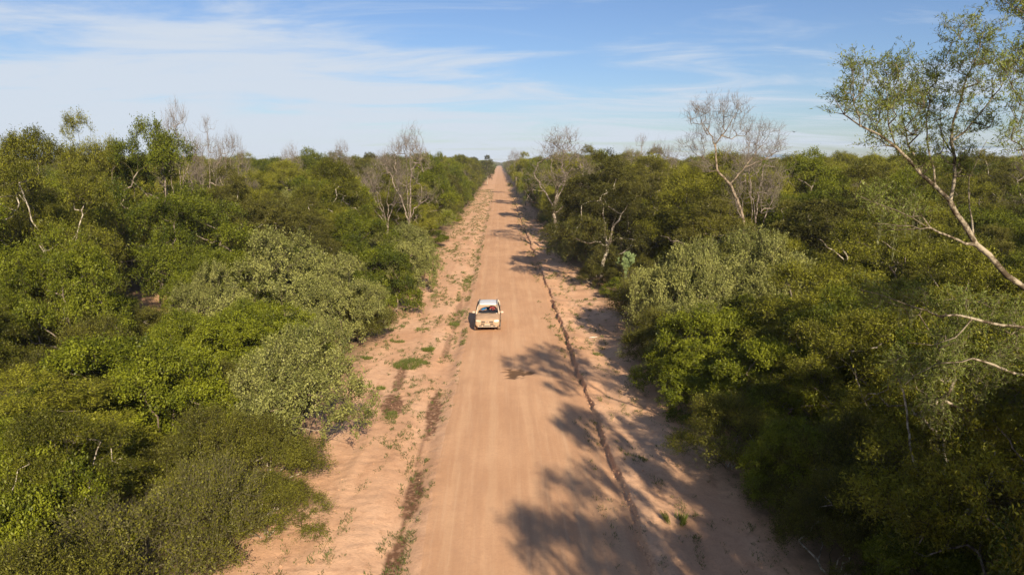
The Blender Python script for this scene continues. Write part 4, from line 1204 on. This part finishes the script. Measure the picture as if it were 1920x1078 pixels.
    loft('roof', [rsec(1.96, .66, 1.505, .03), rsec(2.1, .68, 1.535, .04), rsec(2.8, .69, 1.565, .045), rsec(3.5, .68, 1.545, .04), rsec(3.84, .66, 1.50, .03)], 'white', car, 1)
    # windscreen: dust swept away by the wipers
    nx, ny = 40, 22
    V = []; D_ = []
    for j in range(ny + 1):
        t = j / ny
        for i in range(nx + 1):
            s_ = i / nx * 2 - 1
            w = .795 + (.655 - .795) * t
            V.append((s_ * w, 1.17 + .84 * t + .07 * s_ * s_ * (1 - t * .5), 1.01 + .50 * t - .01 * s_ * s_))
            # wiper pivots at the foot of the glass; swept sectors are clean
            X = s_ * w; Y_ = t * .98
            clean = 0
            for px_, r0, r1, a0, a1 in ((-.52 + .06, .10, .66, 0, 96), (.08, .08, .70, 0, 84)):
                pass
            e1 = ((X + .02) / .70) ** 2 + ((Y_ - .03) / .74) ** 2      # broad sweep
            e2 = ((X - .30) / .46) ** 2 + ((Y_ - .05) / .86) ** 2
            e3 = ((X + .72) / .34) ** 2 + ((Y_ - .98) / .62) ** 2
            cl = max(1 - float(sstep(np.array(e1), .85, 1.0)), 1 - float(sstep(np.array(e2), .85, 1.0)))
            if Y_ < .05: cl = 0
            D_.append(1 - cl)
    f = np.array([(j * (nx + 1) + i, j * (nx + 1) + i + 1, (j + 1) * (nx + 1) + i + 1, (j + 1) * (nx + 1) + i) for j in range(ny) for i in range(nx)])
    me = mesh_np('windscreen', np.array(V), [f], [M['screen']], True, {'dust': ('POINT', D_)})
    so = link('windscreen', me, car); sm = so.modifiers.new('solid', 'SOLIDIFY'); sm.thickness = .006
    bm = bmesh.new(); q = [(-.76, 4.0, 1.0), (.76, 4.0, 1.0), (.62, 3.83, 1.49), (-.62, 3.83, 1.49)]
    bm.faces.new([bm.verts.new(p_) for p_ in q]); r2 = bmesh.ops.extrude_face_region(bm, geom=bm.faces[:])
    for v_ in [g_ for g_ in r2['geom'] if isinstance(g_, bmesh.types.BMVert)]: v_.co.y -= .006
    bm_obj('rear_window', bm, 'glass', car, False)
    for x0, x1 in ((-.50, .10), (.08, .66)): tube('wiper', [(x0, 1.12, 1.045), (x1, 1.19, 1.075)], .009, 'black', car, 6)
    # cabin
    box('parcel_shelf', (0, 3.6, 1.05), (1.4, .6, .03), 'seat', car)
    box('dashboard', (0, 1.52, 1.045), (1.46, .30, .06), 'black', car, .02)
    box('cabin_floor', (0, 2.6, 1.035), (1.6, 2.3, .02), 'seat', car)
    for x in (-.37, .37):
        box('seat', (x, 2.42, 1.17), (.46, .14, .34), 'seat', car, .04, (R(-10), 0, 0))
        box('headrest', (x, 2.47, 1.41), (.24, .09, .12), 'seat', car, .03)
    box('rear_bench', (0, 3.25, 1.15), (1.3, .14, .30), 'seat', car, .04)
    bm = bmesh.new(); t_ = []
    for i in range(20):
        a = i * 2 * math.pi / 20
        t_.append([bm.verts.new((.37 + (.17 + .014 * math.cos(b)) * math.cos(a), 1.80 + .014 * math.sin(b) + (.17 + .014 * math.cos(b)) * math.sin(a) * .35, 1.13 + (.17 + .014 * math.cos(b)) * math.sin(a) * .93)) for b in (0, 1.57, 3.14, 4.71)])
    for i in range(20):
        for k in range(4): bm.faces.new((t_[i][k], t_[i][(k + 1) % 4], t_[(i + 1) % 20][(k + 1) % 4], t_[(i + 1) % 20][k]))
    bm_obj('steering_wheel', bm, 'black', car)
    return car
car = build_car()

def skinned(name, pts, edges, rad, mat, parent, lv=1):
    me = bpy.data.meshes.new(name); me.from_pydata(pts, edges, []); me.materials.append(M[mat])
    o = link(name, me, parent)
    md = o.modifiers.new('skin', 'SKIN'); md.use_smooth_shade = True
    if not me.skin_vertices: me.attributes  # layer is made by the modifier below
    bm = bmesh.new(); bm.from_mesh(me); lay = bm.verts.layers.skin.verify()
    for v_, r_ in zip(bm.verts, rad):
        v_[lay].radius = (r_, r_) if isinstance(r_, (int, float)) else r_
    bm.verts.ensure_lookup_table(); bm.verts[0][lay].use_root = True
    bm.to_mesh(me); bm.free()
    s_ = o.modifiers.new('sub', 'SUBSURF'); s_.levels = lv; s_.render_levels = lv
    return o
def person(x, label, shirt, hands):
    """seated figure; the cabin floor hides the body below the waist rail"""
    p0 = car.location
    e = empty('person', (p0.x, p0.y, p0.z), car.rotation_euler.z, 1.07)
    tag(e, label, 'person', 'people in the car')
    sy = 2.16
    pts = [(x, sy, 1.06), (x, sy - .01, 1.16), (x, sy - .02, 1.26), (x, sy - .03, 1.33), (x, sy - .05, 1.385), (x, sy - .06, 1.43), (x, sy - .065, 1.475)]
    ed = [(i, i + 1) for i in range(6)]; rad = [(.15, .10), (.155, .105), (.16, .10), (.09, .07), .045, .078, .060]
    for s_, h in zip((-1, 1), hands):
        b = len(pts)
        elbow = (x + s_ * .25, sy - .16, 1.12)
        h = Vector(h); el = Vector(elbow); d = (h - el).normalized()
        pts += [(x + s_ * .18, sy - .03, 1.285), elbow, tuple(h)]; rad += [.052, .040, .028]
        ed += [(2, b), (b, b + 1), (b + 1, b + 2)]
        side = Vector((1, 0, 0)) * s_; palm = h + d * .045
        pts.append(tuple(palm)); rad.append((.030, .018)); ed.append((b + 2, b + 3))
        for k in range(4):
            q0 = palm + Vector((.018 * (k - 1.5), 0, 0)) + d * .035; q1 = q0 + d * (.035 + .006 * (k in (1, 2))) + Vector((0, 0, -.02))
            n_ = len(pts); pts += [tuple(q0), tuple(q1)]; rad += [.009, .007]; ed += [(b + 3, n_), (n_, n_ + 1)]
        q0 = h - side * .035 + d * .03; n_ = len(pts); pts += [tuple(q0), tuple(q0 + d * .03)]; rad += [.010, .008]; ed += [(b + 2, n_), (n_, n_ + 1)]
    body = skinned('body', pts, ed, rad, 'skin', e)
    # shirt over trunk and upper arms
    sp = [(x, sy, 1.06), (x, sy - .01, 1.16), (x, sy - .02, 1.26), (x, sy - .03, 1.325)]
    se = [(0, 1), (1, 2), (2, 3)]; sr = [(.168, .118), (.172, .120), (.176, .116), (.098, .080)]
    for s_ in (-1, 1):
        b = len(sp); sp += [(x + s_ * .18, sy - .03, 1.285), (x + s_ * .235, sy - .12, 1.165)]; sr += [.066, .056]; se += [(2, b), (b, b + 1)]
    skinned('shirt', sp, se, sr, shirt, e)
    bm = bmesh.new(); bmesh.ops.create_uvsphere(bm, u_segments=14, v_segments=10, radius=1)
    for v_ in bm.verts: v_.co = Vector((v_.co.x * .088 + x, v_.co.y * .098 + sy - .045, v_.co.z * .082 + 1.462))
    bmesh.ops.delete(bm, geom=[v_ for v_ in bm.verts if v_.co.z < 1.44 and v_.co.y < sy - .03], context='VERTS')
    bm_obj('hair', bm, 'hair', e)
    for s_ in (-1, 1):
        bm = bmesh.new(); bmesh.ops.create_uvsphere(bm, u_segments=6, v_segments=5, radius=.011)
        for v_ in bm.verts: v_.co += Vector((x + s_ * .030, sy - .132, 1.438))
        bm_obj('eye', bm, 'black', e)
    bm = bmesh.new(); bmesh.ops.create_cone(bm, cap_ends=True, segments=6, radius1=.016, radius2=.007, depth=.045)
    for v_ in bm.verts: v_.co = Vector((v_.co.x + x, v_.co.y + sy - .142, v_.co.z + 1.415))
    bm_obj('nose', bm, 'skin', e)
    return e
person(.37, 'driver in a red top with both hands on the steering wheel', 'red', ((.25, 1.84, 1.20), (.49, 1.84, 1.20)))
person(-.37, 'front passenger in a blue top seated beside the driver', 'blue', ((-.50, 2.0, 1.10), (-.26, 2.0, 1.10)))

# ------------------------------------------------------------------ prickly pear
M['cactus'] = simple_mat('cactus_pad', (0.15, 0.20, 0.075), 0.6, noise=0.25, nscale=3.0, spec=0.3)
def cactus():
    x, y = px_at(1176, 66.5), 66.5
    zt = top_at(474, 66.5)
    e = empty('prickly_pear', (x, y, 0)); tag(e, 'tall prickly pear cactus with pale green flat pads above the bright green shrub', 'cactus')
    rng = random.Random(4)
    tube('trunk', [(0, 0, -.2), (.05, 0, .8), (.0, .05, 1.7), (0, 0, zt - 1.5)], [.17, .15, .13, .12], 'cactus', e, 10)
    bm0 = bmesh.new(); bmesh.ops.create_uvsphere(bm0, u_segments=12, v_segments=8, radius=1)
    for v_ in bm0.verts:
        k = 0.80 + 0.20 * v_.co.z
        v_.co = Vector((v_.co.x * .13 * k, v_.co.y * .028, v_.co.z * .20 + .18))
    me = bpy.data.meshes.new('pad'); bm0.to_mesh(me); bm0.free(); me.materials.append(M['cactus'])
    for p_ in me.polygons: p_.use_smooth = True
    tips = [(Vector((rng.uniform(-.15, .15), rng.uniform(-.12, .12), zt - 1.9 + .1 * i)), Vector((rng.uniform(-.8, .8), rng.uniform(-.7, .3), .8)).normalized()) for i in range(9)]
    n = 0
    while tips and n < 150:
        p_, d = tips.pop(0)
        o = link('pad', me, e); o.location = p_
        q = d.to_track_quat('Z', 'Y'); o.rotation_mode = 'QUATERNION'
        from mathutils import Quaternion
        o.rotation_quaternion = q @ Quaternion((0, 0, 1), rng.uniform(-1.2, 1.2)); s_ = rng.uniform(.85, 1.2); o.scale = (s_, s_, s_); n += 1
        end = p_ + d * .36 * s_
        if end.z < zt - .1 and abs(end.x) < .9:
            for _ in range(rng.choice((1, 2, 3))):
                tips.append((end + Vector((rng.uniform(-.05, .05), 0, -.02)), (d + Vector((rng.uniform(-.8, .8), rng.uniform(-.6, .4), .3))).normalized()))
cactus()

# ------------------------------------------------------------------ grass tufts and weeds on the verges
def blades(rng, n, R_, h, w, lean=0.6):
    ang = rng.uniform(0, 6.283, n); rr = R_ * np.sqrt(rng.random(n))
    base = np.stack([rr * np.cos(ang), rr * np.sin(ang), np.zeros(n)], axis=1)
    d = norm(np.stack([np.cos(ang) * lean * rng.random(n) + rng.normal(0, .25, n), np.sin(ang) * lean * rng.random(n) + rng.normal(0, .25, n), np.ones(n)], axis=1))
    L_ = h * rng.uniform(.5, 1.1, n)
    return base + d * L_[:, None] * .5, d, L_, np.full(n, w) * rng.uniform(.7, 1.3, n)
def tuft(px, py, R_, h, n, label, name='grass_tuft', mat='grass', w=.014, sq=(1, 1), lean=.6):
    g = G(px, py); rng = np.random.default_rng(int(px * 7 + py))
    e = empty(name, (g[0], g[1], 0)); tag(e, label, 'grass tuft' if name == 'grass_tuft' else 'weed')
    c, d, L_, W_ = blades(rng, n, R_, h, w, lean)
    c[:, 0] *= sq[0]; c[:, 1] *= sq[1]
    wob = fbm(c[:, 0] * 2.2 + px, c[:, 1] * 2.2, 5)
    k = wob > .42; c, d, L_, W_ = c[k], d[k], L_[k], W_[k]
    c[:, 2] += ground_z(g[0] + c[:, 0], g[1] + c[:, 1])
    me = leaves(c, d, norm(rng.normal(0, 1, (len(c), 3))), L_, W_, np.clip(rng.normal(.5, .2, len(c)), 0, 1), M[mat], 'blades')
    link('blades', me, e)
TUFTS = [(770, 684, .95, .24, 2600, 'largest patch of green grass on the left verge', (1.1, 1.3)), (805, 657, .42, .26, 800, 'round grass clump just behind the largest patch on the left verge', (1, 1)),
 (687, 673, .40, .22, 600, 'grass clump near the shrubs on the left verge', (1, 1)), (850, 606, .42, .3, 900, 'bushy grass clump in the ditch beside the car', (1, 1.3)),
 (876, 528, .38, .22, 2200, 'long strip of grass in the ditch beyond the car', (1, 14)), (713, 728, .28, .22, 400, 'small grass clump beside the moist soil strip on the left verge', (1, 1)),
 (683, 826, .22, .2, 350, 'lone small grass clump on the left sand near the nearest pale shrub', (.8, 1.2)), (1265, 985, .34, .42, 700, 'spiky grass clump alone on the right verge', (1, 1)),
 (1185, 868, .45, .2, 500, 'grass patch on top of the cut bank on the right', (1.4, .8)), (1122, 670, .35, .22, 350, 'grass clump in the tree shade on the right verge', (1, 1)),
 (745, 640, .35, .2, 450, 'thin grass patch on the left verge ahead of the largest one', (1.4, 1)), (790, 618, .4, .2, 450, 'grass patch in the middle of the left verge level with the car', (1.3, 1.2)),
 (1205, 712, .34, .2, 350, 'shaded grass clump close to the right thicket', (1, 1)), (815, 556, .5, .2, 500, 'grass patch on the left verge beyond the car', (1.3, 2)), (735, 780, .32, .16, 500, 'sparse grass on the moist soil strip', (1, 2))]
for px_, py_, R__, h_, n_, lab, sq_ in TUFTS: tuft(px_, py_, R__, h_, n_, lab, sq=sq_)

def ground_cover():
    rng = np.random.default_rng(21)
    n = 105000
    y = 14 + (rng.random(n) ** 2.1) * 330
    x = rng.uniform(-9.2, 9.2, n)
    el, er = edge_l(y), edge_r(y)
    left = x < el; right = x > er
    cl = fbm(x * .9, y * .28, 91, 4); c2 = fbm(x * 3.4, y * 1.15, 95, 3)
    dl = el - x
    # denser along the road shoulder and in the ditch on the left, sparse near the camera
    base = np.where(left, .10 + .34 * np.exp(-((dl - .75) / .35) ** 2) + .20 * np.exp(-((dl - 2.2) / .9) ** 2) + .30 * sstep(y, 34, 52) + .10 * sstep(dl, 5.2, 6.5), 0)
    dr = x - er
    base = np.where(right, .10 + .22 * np.exp(-((dr - .35) / .3) ** 2) + .12 * np.exp(-((dr - 1.8) / .9) ** 2), base)
    inr = (~left) & (~right)
    base = np.where(inr, .22 * sstep(x - er, -1.5, -.4) * sstep(y, 14, 30), base)
    p = base * sstep(cl, .40, .68) * sstep(c2, .46, .62) * 4.4 + base * .22 * sstep(cl, .3, .6)
    p = p * (1 - .75 * puddle_f(x, y))
    k = rng.random(n) < p
    x, y = x[k], y[k]; m = len(x)
    print('WEEDS', m)
    per = 10
    xx_ = np.repeat(x, per); yy_ = np.repeat(y, per)
    xx_ = xx_ + rng.normal(0, .05, len(xx_)); yy_ = yy_ + rng.normal(0, .10, len(yy_))
    sz = np.repeat((.035 + .14 * rng.random(m) ** 2) * (0.8 + .5 * sstep(y, 30, 70)), per)
    a = rng.uniform(0, 6.283, len(xx_)); q = rng.random(len(xx_))
    d = norm(np.stack([np.cos(a), np.sin(a), .35 + 1.9 * q], axis=1))
    c = np.stack([xx_, yy_, ground_z(xx_, yy_) + .01], axis=1) + d * sz[:, None] * .75
    me = leaves(c, d, norm(rng.normal(0, .5, (len(c), 3)) + (0, 0, 1)), sz * rng.uniform(.8, 1.3, len(c)), sz * .20, np.clip(rng.normal(.45, .22, len(c)), 0, 1), M['weed'], 'weeds')
    tag(link('weeds', me), 'small scattered weeds on the sandy verges', 'weeds', kind='stuff')
    # clods and dry litter lying on the sand
    n = 9000
    y = 14 + rng.random(n) ** 1.8 * 70; x = rng.uniform(-9.3, 9.3, n)
    el, er = edge_l(y), edge_r(y); dr = x - er
    p = np.where((x < el - .6), .28, np.where(dr > .02, .35 + .9 * np.exp(-((dr - .1) / .15) ** 2), .0))
    k = (rng.random(n) < p * sstep(fbm(x * 1.3, y * .8, 133), .38, .6)); x, y = x[k], y[k]; m = len(x)
    lip = rng.uniform(14, 75, 1500); lx = edge_r(lip) + rng.normal(.02, .07, 1500)
    x = np.concatenate([x, lx]); y = np.concatenate([y, lip]); m = len(x)
    s_ = rng.uniform(.012, .04, m) * (1 + (rng.random(m) > .95) * .8)
    base = np.array([(1, 0, 0), (-1, 0, 0), (0, 1, 0), (0, -1, 0), (0, 0, 1), (0, 0, -.6)], float)
    V = base[None] * rng.uniform(.6, 1.3, (m, 6, 1)) * s_[:, None, None] + np.stack([x, y, ground_z(x, y) + s_ * .3], axis=1)[:, None]
    t = np.array([(0, 2, 4), (2, 1, 4), (1, 3, 4), (3, 0, 4), (2, 0, 5), (1, 2, 5), (3, 1, 5), (0, 3, 5)])
    f = (t[None] + (np.arange(m) * 6)[:, None, None]).reshape(-1, 3)
    me = mesh_np('clods', V.reshape(-1, 3), [f], [M['clod']], False)
    tag(link('clods', me), 'small clods of dry earth on the verges and the cut bank', 'clods', kind='stuff')
M['clod'] = simple_mat('dry_clod', (0.50, 0.30, 0.18), 0.95, noise=0.25, nscale=1.0, spec=0.1)
ground_cover()

# pale fallen stick on the right verge, a white post by the clearing, and a bird
M['stick'] = simple_mat('bleached_wood', (0.66, 0.56, 0.46), 0.8, noise=0.15)
g = G(1112, 639)
st_ = tube('fallen_branch', [(-.28, -.05, .05), (-.08, .0, .07), (.10, .03, .06), (.30, .12, .09)], [.02, .035, .032, .014], 'stick', None)
st_.location = (g[0], g[1], float(ground_z(g[0], g[1]))); tag(st_, 'short bleached branch lying in the shade on the right verge', 'branch')
M['bird'] = simple_mat('dark_feathers', (0.03, 0.03, 0.035), 0.8)
pb = P(1489, 248, 90)
bird = empty('bird', pb, R(40)); tag(bird, 'tiny dark bird flying over the right skyline beside the crooked bare tree', 'bird')
bm = bmesh.new(); bmesh.ops.create_uvsphere(bm, u_segments=10, v_segments=8, radius=1)
for v_ in bm.verts:
    t = v_.co.x; v_.co = Vector((t * .15, v_.co.y * .045 * (1 - .3 * t), v_.co.z * .045 * (1 - .3 * t)))
bm_obj('body', bm, 'bird', bird)
for s_ in (-1, 1):
    bm = bmesh.new(); q = [(.07, 0, .02), (.09, s_ * .15, .08), (.02, s_ * .32, .10), (-.05, s_ * .15, .06), (-.07, 0, .01)]
    a = [bm.verts.new(p_) for p_ in q]; b = [bm.verts.new((p_[0], p_[1], p_[2] - .012)) for p_ in q]
    bm.faces.new(a); bm.faces.new(b[::-1])
    for i in range(5): bm.faces.new((a[i], a[(i + 1) % 5], b[(i + 1) % 5], b[i]))
    bmesh.ops.recalc_face_normals(bm, faces=bm.faces); bm_obj('wing', bm, 'bird', bird, False)

# ------------------------------------------------------------------ thin air haze over the plain
bm = bmesh.new(); bmesh.ops.create_cube(bm, size=1.0)
for v_ in bm.verts: v_.co = Vector((v_.co.x * 12400, v_.co.y * 9900 + 4700, v_.co.z * 21.5 + 9.25))
me = bpy.data.meshes.new('haze'); bm.to_mesh(me); bm.free()
hm, ht, ho = new_mat('air_haze')
pv = ht.nodes.new('ShaderNodeVolumePrincipled'); pv.inputs['Color'].default_value = (0.82, 0.89, 1.0, 1); pv.inputs['Density'].default_value = 0.00013; pv.inputs['Anisotropy'].default_value = 0.0
L(ht, pv.outputs[0], ho.inputs['Volume'])
me.materials.append(hm)
tag(link('haze', me), 'thin pale haze over the far woodland', 'haze', kind='stuff')
SC.cycles.volume_bounces = 0
